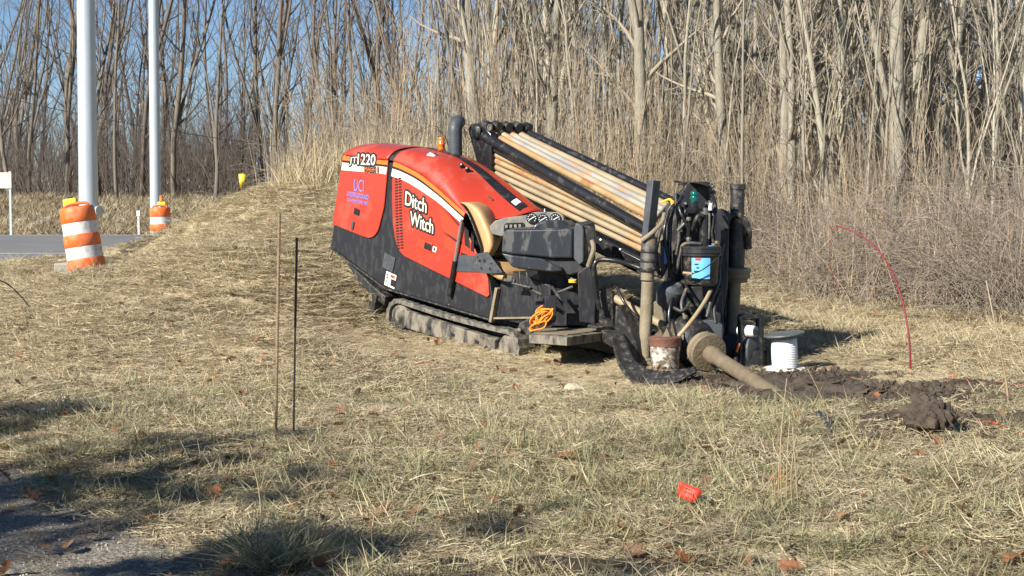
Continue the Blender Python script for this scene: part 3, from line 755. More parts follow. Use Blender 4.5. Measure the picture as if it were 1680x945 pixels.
m = MB(); m.grid(skin(lambda y: .0, lambda y: .845 + .02 * y, .010, 16)); B(m, 'rear_hood', 'red_paint', smooth=50, solid=.008)
m = MB(); m.grid(skin(lambda y: .945 + .02 * y, xfront, .010, 30)); B(m, 'front_hood', 'red_paint', smooth=50, solid=.008)
# back wall of the body
m = MB(); m.prism([L(.0, y, z) for y, z in [(.0, .28), (.0, 1.14), (.1, 1.22), (.3, 1.27), (.65, 1.25), (.82, 1.0), (.82, .28)]], -mX * .02); B(m, 'rear_panel', 'red_paint', bevel=.006)
# dark centre stripe over the hood
def hood_z(x, y):
    ys = [t[0] for t in TS]; zz = [sec(x, t)[1] for t in range(len(TS))]; return np.interp(y, ys, zz)
m = MB(); rows = []
for i in range(31):
    x = 1.0 + 1.74 * i / 30; rows.append([L(x, y, hood_z(x, y) + .0235) for y in (.40, .44, .48, .52)])
m.grid(rows); B(m, 'centre_stripe', 'black_gloss')
m = MB(); m.grid([[L(x, y, hood_z(x, y) + .0265) for y in (.42, .46, .50)] for x in (2.56, 2.60, 2.64)]); B(m, 'hood_label', 'white_decal')
# side stripes: cream, black, orange
def band(x0, x1, f0, f1, name, mat, lift):
    rows = []
    for i in range(25):
        x = x0 + (x1 - x0) * i / 24; h = ot(x) - .006 - wb(x)
        rows.append([L(x, -.0115 - lift, wb(x) + h * f0), L(x, -.0115 - lift, wb(x) + h * f1)])
    m = MB(); m.grid(rows); B(m, name, mat, smooth=0)
for x0, x1, dx in ((.008, .848, 0), (.948, 2.285, 0)):
    band(x0, x1, 0, .52, 'cream_stripe', 'cream_decal', 0); band(x0, x1, .52, .68, 'black_stripe', 'black_decal', .001); band(x0, x1, .68, .97, 'orange_stripe', 'orange_decal', 0)
# lettering
LY = -.0125
def q(px, py): x, z = SL(px, py, 0); return L(x, LY, z)
def lettering(body, bl, br, tl, fill, parent, back=None, off=.02, boff=.07, shear=0., sp=1.0):
    bl, br, tl = q(*bl), q(*br), q(*tl)
    V = letter(body, bl, br, tl, M[fill], parent, -mY * .004, offset=off, shear=shear, spacing=sp)
    if back:
        Vt, Ft = text_mesh(body, off, sp); lo, hi = V.min(0), V.max(0); m = MB(); R_ = boff * .24
        for k in range(12):
            a = 2 * math.pi * k / 12; sh = mX * R_ * math.cos(a) + mZ * R_ * math.sin(a) - mY * (.0015 + k * .00012)
            m.add([bl + (br - bl) * ((v[0] - lo[0]) / (hi[0] - lo[0])) + (tl - bl) * ((v[1] - lo[1]) / (hi[1] - lo[1])) + sh for v in Vt], Ft)
        m.build('lettering_outline', M[back], parent, smooth=0)
lettering('Ditch', (666, 336), (701, 350), (667, 313), 'cream_decal', front_panel, 'black_decal', .008, .10)
lettering('Witch', (674, 369), (712, 384), (675, 346), 'cream_decal', front_panel, 'black_decal', .008, .10)
lettering('JT', (574.5, 271.5), (586.5, 271), (575.5, 258), 'white_decal', rear_panel, 'black_decal', .0, .09)
lettering('1220', (588, 270), (617, 271.5), (589, 252), 'white_decal', rear_panel, 'black_decal', .012, .10)
lettering('MACH 1', (600, 281), (622, 282.5), (600, 273.5), 'orange_decal', rear_panel, 'black_decal', .0, .06)
lettering('UCI', (582, 313), (598, 315), (583, 294), 'blue_decal', rear_panel, None, -.012)
lettering('UNDERGROUND', (571, 321), (606, 328), (571.5, 313.5), 'blue_decal', rear_panel, None, .0)
lettering('CONTRACTORS INC', (571, 330), (605, 337), (571.3, 324.5), 'blue_decal', rear_panel, None, -.004)
# small fittings on the side
def plate(px0, py0, w, h, mat, name, parent, th=.006, y=-.0105, ry=0):
    x, z = SL(px0, py0, 0); m = MB(); m.box(L(x, y - th / 2, z), AX, (w / 2, th / 2, h / 2)); return B(m, name, mat, parent, bevel=min(.003, th * .3))
plate(587, 347.5, .10, .075, 'black_gloss', 'latch', rear_panel, .012)
plate(579.5, 370, .035, .12, 'grey_steel', 'latch_slot', rear_panel, .008)
plate(582, 370, .012, .09, 'black_decal', 'latch_slot', rear_panel, .011)
plate(698, 402, .26, .11, 'red_clean', 'handle_recess', front_panel, .010)
plate(704, 404.5, .12, .075, 'black_gloss', 'handle', front_panel, .016)
plate(715, 409, .065, .06, 'white_decal', 'sticker', front_panel, .012)
plate(715, 409, .035, .035, 'black_decal', 'sticker_print', front_panel, .0135)
m = MB()
for i in range(25):
    py = 293 + i * 4.75; px = 654.5 + (i / 24) ** 2 * 3.5
    x, z = SL(px, py, 0)
    for k in (-1, 1):
        c = L(x + .032 * k, -.0115, z + .012 * k); m.box(c, (unit(mX + mZ * .35), mY, unit(mZ - mX * .35)), (.025, .0025, .0085))
B(m, 'louvre_slots', 'black_decal', front_panel, smooth=0)
# creased intake facets near the seat
def facet(pp, mat, name, y=-.0115, th=.004):
    m = MB(); m.prism([L(*((lambda a: (a[0], y, a[1]))(SL(px, py, 0)))) for px, py in pp], -mY * th); B(m, name, mat, front_panel, smooth=0)
facet([(725, 336), (752, 365), (757, 372), (752, 368)], 'black_decal', 'intake_groove')
facet([(728, 380), (760, 398), (757, 402), (745, 393)], 'black_decal', 'intake_groove')
facet([(763, 372), (770, 378), (772, 408), (764, 402)], 'black_decal', 'intake_opening')
facet([(775, 382), (779, 388), (779, 414), (774, 411)], 'black_decal', 'intake_opening')
facet([(758, 414), (772, 420), (772, 432), (757, 424)], 'black_decal', 'intake_opening')
facet([(722, 338), (756, 374), (754, 395), (728, 378)], 'red_clean', 'intake_facet', th=.010)
facet([(728, 384), (752, 398), (748, 416), (733, 408)], 'red_clean', 'intake_facet', th=.010)
# decals and recess on the black skirt
x, z = SL(638, 431, 0); m = MB(); m.prism([L(x - .11, .010, z + .10), L(x + .10, .010, z + .085), L(x + .09, .010, z - .10), L(x - .11, .010, z - .09)], -mY * .012); B(m, 'access_cover', 'dark_grey', bevel=.01)
plate(639.5, 459.5, .19, .17, 'white_decal', 'warning_label', rig, .003, y=.0105)
plate(643.5, 454, .085, .035, 'red_clean', 'warning_header', rig, .0042, y=.0105)
plate(643.8, 464.5, .085, .085, 'black_decal', 'warning_text', rig, .0042, y=.0105)
m = MB(); xw, zw = SL(634, 459, 0)
for a, b in (((0, .055), (0, .0)), ((0, .0), (-.02, -.05)), ((0, .0), (.02, -.045)), ((0, .035), (.03, .015)), ((0, .035), (-.025, .02))):
    m.beam(L(xw + a[0], .0065, zw + a[1]), L(xw + b[0], .0065, zw + b[1]), .008, .003, up=mY)
m.lathe(L(xw, .008, zw + .066), -mY, [(.012, 0), (.012, .003)], 8); B(m, 'warning_figure', 'black_decal', smooth=0)
plate(738.5, 470, .075, .14, 'grey_decal', 'data_plate', rig, .003, y=.0105)
m = MB(); m.lathe(L(*[SL(736, 500, 0)[0], .014, SL(736, 500, 0)[1]]), -mY, [(.011, 0), (.008, .012)], 8); B(m, 'bolt', 'chrome')
# lower flange of the skirt
m = MB(); m.beam(L(1.17, .02, -.195), L(2.96, .02, -.008), .06, .02, up=mZ); m.beam(L(0, .02, -.008), L(1.16, .02, -.195), .06, .02, up=mZ); B(m, 'skirt_flange', 'black_muddy', bevel=.004)
m = MB(); m.box(L(2.985, .02, .17), AX, (.02, .03, .2)); B(m, 'corner_post', 'mud_steel', bevel=.004)
# rear stabiliser
m = MB(); m.prism([SP(*p, .06) for p in [(568, 432), (576, 436), (612, 470), (632, 486), (630, 502), (618, 492), (590, 466)]], mY * .22); B(m, 'rear_stabiliser', 'black_muddy', bevel=.01)
m = MB(); m.tube([SP(612, 488, .03), SP(612, 488, .30)], .055, 12); B(m, 'stabiliser_pin', 'mud_steel', bevel=.005)
m = MB(); m.box(SP(622, 497, .14), AX, (.06, .12, .12)); B(m, 'stabiliser_bracket', 'black_muddy', bevel=.01)
m = MB(); m.tube(smooth_path([SP(541, 402, .05), SP(545, 412, .05), SP(541, 422, .05), SP(545, 426, .06)]), .014, 8); B(m, 'tow_hook', 'mud_steel')
# hood fittings: exhaust, beacon, latches
ex = P(747, 262, 17.5)
m = MB(); m.lathe(ex - A([0, 0, .02]), (0, 0, 1), [(.10, 0), (.10, .05), (.085, .06), (.085, .12), (.078, .125)], 20); B(m, 'exhaust_collar', 'dark_grey')
m = MB(); m.tube(smooth_path([ex + A([0, 0, .1]), ex + A([0, 0, .27]), ex + A([0, 0.005, .37]), ex + A([.015, .05, .44]), ex + A([.04, .15, .455])], 6), [.082] * 25, 18)
B(m, 'exhaust_stack', 'dark_grey', smooth=60)
bc = P(724, 249, 17.9)
m = MB(); m.lathe(bc - A([0, 0, .07]), (0, 0, 1), [(.062, 0), (.062, .085), (.05, .1)], 16); B(m, 'beacon_base', 'dark_grey')
m = MB(); m.lathe(bc + A([0, 0, .03]), (0, 0, 1), [(.042, 0), (.042, .05), (.045, .055), (.045, .07), (.042, .075), (.042, .125), (.038, .14), (.02, .145)], 16); B(m, 'beacon_lens', 'amber_lens')
for px, py, Y in ((757, 273, 17.0), (766, 279, 16.95)):
    c = P(px, py, Y); m = MB(); m.lathe(c, mZ, [(.018, -.02), (.018, .01), (.028, .02), (.02, .035)], 8); m.beam(c + mZ * .02, c + mZ * .02 - mX * .05 + mY * .03, .02, .02); B(m, 'hood_latch', 'black_gloss')
for x, y in ((1.42, .22), (2.35, .30)):
    m = MB(); m.box(L(x, y, hood_z(x, y) + .022), (unit(mX - mZ * .25), mY, mZ), (.045, .016, .004)); B(m, 'hood_grip', 'dark_grey', bevel=.003)
m = MB(); m.box(L(1.38, .17, hood_z(1.38, .17) + .022), (unit(mX - mZ * .15), unit(mY + mZ * .6), unit(mZ - mY * .6)), (.05, .03, .002)); B(m, 'hood_sticker', 'white_decal')
# gas strut
m = MB(); m.tube([SP(737, 486, -.03), SP(746.5, 428, -.04)], .030, 12); B(m, 'strut_cylinder', 'black_gloss', bevel=.004)
m = MB(); m.tube([SP(746.5, 428, -.04), SP(758, 360, -.05)], .019, 12); B(m, 'strut_rod', 'chrome')
# grey seat mount plates
m = MB(); m.prism([SP(*p, -.02) for p in [(753, 418), (790, 421), (800, 447), (748, 446)]], mY * .02); B(m, 'seat_bracket', 'dark_grey', bevel=.004)
mp = MB(); mp.prism([SP(*p, -.16) for p in [(779, 417), (799, 413), (824, 447), (820, 448), (790, 449), (783, 435)]], mY * .015); mount = B(mp, 'mount_plate', 'dark_grey', bevel=.003)
for px, py, r in ((787, 428, .02), (795, 428, .02), (790, 440, .018), (804, 441, .018), (817, 445, .012), (784, 422, .012), (806, 432, .012)):
    m = MB(); m.lathe(SP(px, py, -.159), -mY, [(r, 0), (r, .004)], 10); B(m, 'plate_hole', 'black_decal', mount)
# seat: shell + tan cushions (operator faces forward)
seat_path = [(757, 333, .05), (766, 334, .10), (778, 346, .13), (790, 366, .15), (801, 392, .16), (806, 410, .14), (800, 424, .10)]
rows = []
prof_back = [(754, 334), (761, 341), (768, 356), (775, 374), (782, 394), (787, 410), (788, 420)]
prof_front = [(757, 331.5), (770, 332), (785, 342), (796, 361), (806, 387), (808, 406), (801, 422)]
for k in range(2):
    m = MB(); rows = []
    nI = 24
    bb = [A(SL(*p, -.12)) for p in prof_back]; ff = [A(SL(*p, -.12)) for p in prof_front]
    bb = smooth_path([(*p, 0) for p in bb], 4); ff = smooth_path([(*p, 0) for p in ff], 4)
    for b_, f_ in zip(bb, ff):
        row = []
        mid = b_ * .85 + f_ * .15
        for i in range(nI):
            a = 2 * math.pi * i / nI; ca, sa = math.cos(a), math.sin(a)
            yy = .5 * math.copysign(abs(sa) ** .55, sa)                       # across
            w = .5 + .5 * math.copysign(abs(ca) ** .6, ca)
            if k == 0: c = mid + (f_ - mid) * w
            else: c = b_ + (mid - b_) * w * 1.02
            row.append(L(c[0], -.12, c[1]) + A([.36, .933, 0]) * (yy + .5) * (.42 if k == 0 else .43))
        rows.append(row)
    m.grid(rows, True); n0 = nI
    m.F.append(tuple(range(nI))); m.F.append(tuple(len(m.V) - nI + i for i in range(nI)))
    B(m, 'seat_back' if k == 0 else 'seat_shell', 'seat_tan' if k == 0 else 'black_gloss', smooth=70)
m = MB(); rows = []
for x, hgt in ((2.72, .03), (2.76, .06), (2.95, .075), (3.10, .07), (3.16, .03)):
    rows.append([L(x, .10 + .22 * math.copysign(abs(math.sin(a)) ** .5, math.sin(a)), .60 + hgt * math.copysign(abs(math.cos(a)) ** .5, math.cos(a)) - (x - 2.72) * .12) for a in np.linspace(0, 6.283, 21)[:-1]])
m.grid(rows, True); m.F.append(tuple(range(20))); m.F.append(tuple(80 + i for i in range(20))); B(m, 'seat_cushion', 'seat_tan', smooth=60)
m = MB(); m.lathe(SP(812, 408, .1), mY, [(.10, -.1), (.12, -.05), (.12, .15), (.08, .2)], 16); B(m, 'seat_pivot', 'black_paint')
# front lower bulkhead, dark tank under console
m = MB(); m.prism([L(x, .05, z) for x, z in [(2.98, .02), (2.98, .52), (3.05, .60), (3.72, .62), (3.80, .28), (3.74, .12)]], mY * .8); B(m, 'tank', 'black_paint', bevel=.012)
m = MB(); m.beam(SP(806, 522, .03), SP(882, 521, .03), .03, .02); B(m, 'tank_flange', 'mud_steel')
# dashboard
dY = 16.15
fx = unit(A([1, -.55, -.10])); fn = unit(np.cross(fx, A([0, .15, 1])));  fz = np.cross(fn, fx) * -1
fz = A([0, .12, 1]); fz = unit(fz - fx * (fz @ fx)); fn = np.cross(fz, fx) * -1
if fn[1] > 0: fn = -fn
m = MB(); m.prism([P(*p, dY) for p in [(803, 371), (812, 362), (830, 357), (869, 352), (872, 381), (822, 388), (806, 384)]], (0.05, .14, 0)); B(m, 'dashboard', 'dash_grey', bevel=.01)
m = MB(); m.prism([P(*p, dY - .02) for p in [(827, 369), (831, 366), (858, 365), (860, 369), (857, 378), (826, 380)]], (0, .015, 0)); sw = B(m, 'switch_panel', 'black_gloss')
for i in range(4):
    m = MB(); m.box(P(831 + i * 7.3, 371.5 - i * .3, dY - .03), ((1, 0, 0), (0, 1, 0), (0, 0, 1)), (.014, .01, .018)); B(m, 'switch', 'dash_grey', sw, bevel=.003)
gY = 15.95
m = MB(); m.prism([P(*p, gY) for p in [(861, 377), (864, 357), (871, 349), (880, 347.5), (915, 348), (924, 353), (927, 366), (925, 378)]], (0.02, .12, 0)); gp = B(m, 'gauge_panel', 'dash_grey', bevel=.008)
for px, py in ((872.5, 358), (890.5, 359.5), (911, 358.5)):
    c = P(px, py, gY - .004); m = MB(); m.lathe(c, (0, -1, .05), [(.060, 0), (.060, .012), (.052, .014)], 20); g = B(m, 'gauge', 'black_gloss', gp)
    m = MB(); m.beam(c + A([-.03, -.017, -.018]), c + A([.03, -.017, .018]), .009, .003, up=(0, 1, 0)); B(m, 'needle', 'white_decal', gp, smooth=0)
    m = MB()
    for k in range(9):
        a = math.radians(-40 + k * 32.5); m.box(c + A([.042 * math.cos(a), -.0165, .042 * math.sin(a)]), ((1, 0, 0), (0, 1, 0), (0, 0, 1)), (.005, .0015, .005))
    B(m, 'gauge_marks', 'white_decal', gp, smooth=0)
m = MB(); m.tube([P(894, 348, gY), P(893.5, 342, gY)], [.012, .006], 8); B(m, 'toggle', 'chrome', gp)
# console
def cp(px, py): return P(px, py, 15.62 - (px - 823) / 134 * .28)
top = [(824, 383), (829, 377), (900, 374), (912, 363), (944, 367), (957, 372)]
m = MB(); m.prism([cp(*p) for p in [(822, 414), (825, 380), (832, 376), (900, 375), (939, 375), (939, 424), (905, 424), (870, 420), (842, 418)]], (0.18, .46, .02)); B(m, 'console', 'console_plastic', bevel=.022)
m = MB(); m.prism([P(*p, 15.66) for p in [(868, 378), (878, 366), (893, 361), (925, 362), (938, 372), (938, 380)]], (.1, .3, .0)); B(m, 'console_cowl', 'console_plastic', bevel=.03)
m = MB(); m.prism([cp(*p) + A([.005, .01, 0]) for p in [(940, 376), (944, 365), (955, 370), (957, 378), (957, 430), (949, 436), (940, 424)]], (0.15, .40, .02)); B(m, 'console_end', 'dark_grey', bevel=.014)
m = MB(); m.prism([cp(*p) + A([.0, -.012, 0]) for p in [(822, 415), (842, 419), (888, 424), (921, 440), (922, 445), (905, 446), (842, 439), (838, 436)]], (0.14, .36, .0)); B(m, 'console_tray', 'console_plastic', bevel=.014)
m = MB(); m.prism([cp(*p) + A([.03, .06, 0]) for p in [(842, 419), (950, 425), (957, 445), (930, 452), (842, 441)]], (0.14, .36, .0)); B(m, 'console_base', 'black_paint', bevel=.014)
m = MB(); m.prism([P(*p, 15.32) for p in [(958, 370), (974, 372), (976, 400), (972, 436), (966, 437), (964, 400), (960, 376)]], (.02, .10, 0)); B(m, 'console_bracket', 'black_muddy', bevel=.006)
m = MB(); m.tube(smooth_path([P(965, 437, 15.2), P(969, 425, 15.18), P(974, 408, 15.2), P(971, 395, 15.25)]), .025, 8); B(m, 'hose_sleeve', 'mud_steel')
for off_ in (0, 4):
    m = MB(); m.tube(smooth_path([P(852 + off_ * 3, 444, 15.6), P(853 + off_ * 3, 455, 15.6), P(854 + off_ * 3, 466, 15.62)]), .008, 6); B(m, 'cable', 'grey_steel')
# pedestal and machinery under the console (shaded)
m = MB(); m.prism([P(*p, 15.75) for p in [(880, 440), (960, 440), (962, 535), (900, 535)]], (.12, .45, 0)); B(m, 'pedestal', 'black_paint', bevel=.01)
m = MB(); m.prism([P(*p, 15.25) for p in [(947, 448), (972, 430), (978, 470), (976, 532), (950, 528)]], (.04, .10, 0)); B(m, 'pedestal_side', 'black_paint', bevel=.01)
for a, b, r in (((930, 452), (945, 462), .02), ((905, 470), (925, 500), .02), ((862, 470), (888, 484), .022), ((915, 480), (940, 470), .015), ((840, 465), (870, 472), .018)):
    m = MB(); m.tube([P(*a, 15.55), P(*b, 15.5)], r, 8); B(m, 'hydraulic_hose', 'black_muddy')
m = MB(); m.box(P(939, 461, 15.5), ((1, 0, 0), (0, 1, 0), (0, 0, 1)), (.04, .01, .018)); B(m, 'tag_plate', 'yellow_strap')
m = MB(); m.beam(P(835, 456, 15.8), P(842, 457, 15.7), .05, .06); m.beam(P(828, 459, 15.8), P(845, 461, 15.7), .03, .03); B(m, 'valve_block', 'grey_steel', bevel=.004)
# operator deck
dk = [(868, 549), (885, 541), (900, 533), (962, 527), (1006, 537), (1006, 543), (930, 553)]
def dp(px, py, z): # point on level deck
    v = ray(px, py); return cC + v * ((z - EYE) / v[2])
m = MB(); m.prism([dp(*p, .22) for p in dk], (0, 0, -.09)); B(m, 'operator_deck', 'track_frame', bevel=.006)
m = MB(); m.prism([dp(*p, .224) for p in [(876, 547), (890, 540), (903, 534.5), (961, 529), (1000, 537.5), (1000, 541), (931, 549.5)]], (0, 0, .006)); B(m, 'deck_mat', 'mud_steel')
m = MB(); m.prism([P(*p, 15.75) for p in [(846, 545), (852, 531), (866, 523), (905, 534), (905, 556), (870, 553)]], (.1, .25, 0)); B(m, 'deck_bracket', 'black_muddy', bevel=.008)
m = MB(); m.lathe(P(852, 541, 15.72), (0, -1, 0), [(.022, 0), (.015, .02)], 8); B(m, 'bolt', 'mud_steel')
m = MB(); m.prism([P(*p, 15.3) for p in [(987, 470), (1004, 478), (1006, 535), (985, 530), (975, 522)]], (.03, .03, 0)); gd = B(m, 'step_guard', 'black_muddy', bevel=.004)
for i in range(3):
    for j in range(2):
        m = MB(); m.box(P(990.5 + j * 7, 490 + i * 14 + j * 3, 15.293), ((1, 0, 0), (0, 1, 0), (0, 0, 1)), (.018, .004, .024)); B(m, 'guard_slot', 'black_decal', gd)
m = MB(); m.box(P(903, 505, 15.45), ((1, 0, 0), (0, 1, 0), (0, 0, 1)), (.06, .05, .13)); B(m, 'tool_holder', 'black_paint', bevel=.006)
# handrail loop
m = MB(); m.tube(smooth_path([P(984, 508, 15.2), P(978, 485, 15.2), P(974, 450, 15.2), P(976, 432, 15.2), P(986, 426, 15.2), P(1010, 428, 15.15), P(1040, 436, 15.1), P(1065, 447, 15.0)], 5), .026, 10); B(m, 'handrail', 'black_gloss', smooth=60)
# ------------------------------------------------------------------ tracks
def track(y0, w):
    a0, a1 = A([1.42, 0, -.465]), A([3.26, 0, -.25]); R0 = .205
    d = unit(a1 - a0); nrm = A([-d[2], 0, d[0]]); path = []
    nS, nA = 30, 14
    for i in range(nS): path.append((a0 + (a1 - a0) * i / nS + nrm * R0 + nrm * -.02 * math.sin(math.pi * i / nS), nrm))
    for i in range(nA):
        a = math.pi * i / nA; v = nrm * math.cos(a) + d * math.sin(a); path.append((a1 + v * R0, v))
    for i in range(nS): path.append((a1 + (a0 - a1) * i / nS - nrm * R0, -nrm))
    for i in range(nA):
        a = math.pi * i / nA; v = -nrm * math.cos(a) - d * math.sin(a); path.append((a0 + v * R0, v))
    m = MB(); rows = []
    for i, (p, v) in enumerate(path):
        lug = .014 if i % 2 == 0 else 0
        o_ = p + v * lug; i_ = p - v * .045
        rows.append([L(o_[0], y0, o_[2]), L(o_[0], y0 + w, o_[2]), L(i_[0], y0 + w, i_[2]), L(i_[0], y0, i_[2])])
    rows.append(rows[0]); m.grid(rows, True)
    belt = B(m, 'track', 'rubber', smooth=25)
    fr = MB(); fr.prism([L(p[0], y0 + .03, p[2]) for p in (a0 + d * .12 + nrm * .09, a1 - d * .22 + nrm * .06, a1 - d * .20 - nrm * .12, a0 + d * .12 - nrm * .12)], mY * (w - .06)); B(fr, 'track_frame', 'track_frame', belt, bevel=.015)
    for c, r in ((a0, .15), (a1, .15)):
        wv = MB(); wv.lathe(L(c[0], y0 + .02, c[2]), mY, [(.05, -.01), (.06, 0), (.10, .02), (r, .02), (r, w - .04), (.05, w - .04)], 18); B(wv, 'track_wheel', 'track_frame', belt)
    for t in (.3, .52, .74):
        c = a0 + (a1 - a0) * t + nrm * .0; wv = MB(); wv.box(L(c[0], y0 + .028, c[2] - .03), AX, (.03, .004, .018)); B(wv, 'frame_slot', 'black_decal', belt)
track(.03, .25); track(1.06, .25)
m = MB(); m.box(L(2.2, .65, -.22), AX, (1.0, .42, .22)); B(m, 'undercarriage', 'black_muddy', bevel=.02)
m = MB(); m.beam(L(3.3, .65, -.0), L(4.8, .65, .25), .5, .28, up=mZ); B(m, 'front_frame', 'black_muddy', bevel=.02)

# ------------------------------------------------------------------ rod rack
yN, yF = .85, 1.46
def rail(a, b, y, r, name, mat='black_gloss'):
    m = MB(); m.tube([SP(*a, y), SP(*b, y)], r, 14); return B(m, name, mat, bevel=.006)
rail((786, 219), (1070, 382), yN - .03, .062, 'rack_rail')
m = MB(); m.beam(SP(803, 241, yN), SP(1068, 369 + 18, yN), .05, .05, up=mZ); B(m, 'rack_lower_rail', 'black_gloss', bevel=.01)
rail((868, 219), (1112, 334), yF, .048, 'rack_rail')
m = MB(); m.beam(SP(868, 345, yN), SP(1070, 447, yN), .05, .16, up=mZ); m_ = B(m, 'rack_base_beam', 'black_gloss', bevel=.012)
for px, py in ((985, 394), (1017, 410)):
    m = MB(); m.lathe(SP(px, py, yN - .03), -mY, [(.02, 0), (.02, .008), (.012, .014)], 8); B(m, 'bolt', 'chrome')
m = MB(); m.beam(SP(975, 408, yN - .02), SP(1085, 455, yN - .02), .03, .035, up=mZ); B(m, 'feed_hose', 'black_gloss', bevel=.008)
m = MB(); m.prism([SP(*p, yN - .06) for p in [(767, 212), (772, 203), (790, 202), (806, 220), (806, 292), (784, 275), (776, 245)]], mY * .10); B(m, 'rack_end_bracket', 'black_gloss', bevel=.015)
m = MB(); m.prism([SP(*p, yN + .02) for p in [(800, 240), (808, 244), (806, 300), (797, 296)]], mY * .5); B(m, 'rack_end_plate', 'black_paint', bevel=.008)
m = MB(); m.lathe(SP(783, 216, yN - .07), -mY, [(.085, 0), (.085, .03), (.06, .05), (.03, .055)], 18); B(m, 'pivot_cap', 'black_gloss')
m = MB(); m.lathe(SP(805, 209, yN - .05), -mY, [(.04, 0), (.04, .02), (.025, .02), (.025, .01)], 14); B(m, 'pivot_ring', 'grey_steel')
for i in range(5):
    f = i / 4; a = SP(800 + 66 * f, 207 + 3 * f, yN + (yF - yN) * f)
    m = MB(); m.lathe(a - mX * .05, mX, [(.03, -.03), (.062, -.02), (.068, .02), (.062, .08), (.03, .09)], 12); B(m, 'rod_gripper', 'black_muddy', smooth=60)
    m = MB(); m.beam(a, a - mZ * .17 + mX * .04, .05, .05, up=mX); B(m, 'gripper_arm', 'black_paint', bevel=.006)
m = MB(); m.beam(SP(790, 202, yN), SP(868, 206, yF), .06, .04); B(m, 'gripper_shaft', 'black_muddy', bevel=.01)
# slotted tray under the rods (inside, mostly hidden)
m = MB(); m.prism([L(*p) for p in [(1.75, yN + .04, 1.22), (4.3, yN + .04, .95), (4.3, yF - .05, 1.0), (1.75, yF - .05, 1.27)]], mZ * -.03); B(m, 'rack_tray', 'black_paint')
# ------------------------------------------------------------------ front assembly: anchors, vice, carriage
WX = (A([1, 0, 0]), A([0, 1, 0]), A([0, 0, 1]))
def cyl(name, a, b, Y, r, mat, n=14, parent=None, Y2=None, bevel=.004):
    m = MB(); m.tube([P(*a, Y), P(*b, Y2 or Y)], r, n); return B(m, name, mat, parent, bevel=bevel)
nY = 14.75
m = MB(); m.beam(P(1063, 392, nY), P(1073, 296, nY), .12, .08, up=hF); ap = B(m, 'anchor_bar', 'dark_grey', bevel=.008)
cyl('anchor_sleeve', (1063, 440), (1066, 388), nY - .03, .082, 'grey_steel')
m = MB()
for py, r in ((442, .092), (428, .086), (412, .088)): m.lathe(P(1063.5 + (440 - py) * .06, py, nY - .03), (0, 0, 1), [(r - .004, -.02), (r, -.014), (r, .014), (r - .004, .02)], 20)
B(m, 'sleeve_collars', 'black_muddy'); 
cyl('anchor_neck', (1062, 460), (1063, 440), nY - .03, .068, 'mud_steel')
cyl('anchor_pipe', (1056.5, 598), (1063, 462), nY - .03, .064, 'mud_steel', 18)
m = MB(); m.lathe(P(1057, 597, nY - .03), (0, 0, 1), [(.12, -.03), (.13, 0), (.13, .02), (.09, .03), (.09, .05), (.07, .06)], 20); B(m, 'anchor_collar', 'mud_steel')
m = MB(); m.tube(smooth_path([P(1052, 395, nY - .1), P(1062, 388, nY - .12), P(1074, 378, nY - .12), P(1086, 365, nY - .05), P(1090, 350, nY)], 5), .022, 8); B(m, 'clamp_strap', 'mud_steel')
# far anchor
fY = 15.55
m = MB(); m.lathe(P(1209, 350, fY), unit(P(1210.5, 304, fY) - P(1209, 350, fY)), [(.075, -.1), (.075, .25), (.085, .255), (.085, .31)], 18); B(m, 'anchor_bar', 'black_muddy')
cyl('anchor_cylinder', (1206, 455), (1209, 360), fY, .095, 'black_muddy', 18)
m = MB(); m.lathe(P(1209, 448, fY - .02), (0, 0, 1), [(.11, -.10), (.115, -.06), (.14, -.05), (.14, 0), (.15, .01), (.15, .045), (.1, .06)], 20); B(m, 'anchor_collar', 'mud_steel')
cyl('anchor_pipe', (1200, 585), (1206, 462), fY - .02, .062, 'mud_steel', 18)
m = MB(); m.beam(P(1188, 575, fY), P(1191, 455, fY), .085, .07, up=hF); B(m, 'anchor_guide', 'black_muddy', bevel=.006)
m = MB(); m.tube(smooth_path([P(1184, 445, fY - .12), P(1187, 415, fY - .12), P(1190, 385, fY - .1), P(1193, 362, fY - .08), P(1203, 352, fY - .08), P(1217, 357, fY - .08), P(1226, 370, fY - .08), P(1229, 388, fY - .06), P(1224, 402, fY)], 5), .033, 10); B(m, 'hydraulic_hose', 'black_muddy', smooth=60)
m = MB(); m.tube([P(1226, 384, fY - .06), P(1226, 408, fY - .02)], [.045, .05], 10); B(m, 'hose_fitting', 'black_muddy', bevel=.005)
# carriage / gearbox tower
cY = 15.35
m = MB(); m.prism([P(*p, cY) for p in [(1092, 345), (1108, 322), (1122, 310), (1160, 340), (1182, 352), (1180, 420), (1186, 470), (1150, 520), (1105, 520), (1090, 470)]], A([.03, .30, .02])); B(m, 'carriage', 'black_paint', bevel=.02)
m = MB(); m.prism([P(*p, cY - .12) for p in [(1170, 345), (1184, 342), (1197, 348), (1194, 470), (1186, 520), (1170, 480)]], A([.03, .25, .0])); B(m, 'carriage_side', 'black_paint', bevel=.015)
m = MB(); m.prism([P(*p, cY - .1) for p in [(1098, 345), (1108, 333), (1115, 340), (1113, 420), (1108, 470), (1094, 468), (1093, 400)]], A([.05, .1, 0])); B(m, 'carriage_rib', 'black_muddy', bevel=.01)
m = MB(); m.prism([P(*p, 15.0) for p in [(1083, 395), (1091, 391), (1093, 440), (1084, 458)]], A([.03, .12, 0])); B(m, 'side_box', 'dark_grey', bevel=.008)
m = MB(); m.prism([P(*p, 14.99) for p in [(1089, 405), (1096, 402), (1097, 430), (1090, 434)]], A([.0, .02, 0])); B(m, 'blue_tag', 'blue_decal')
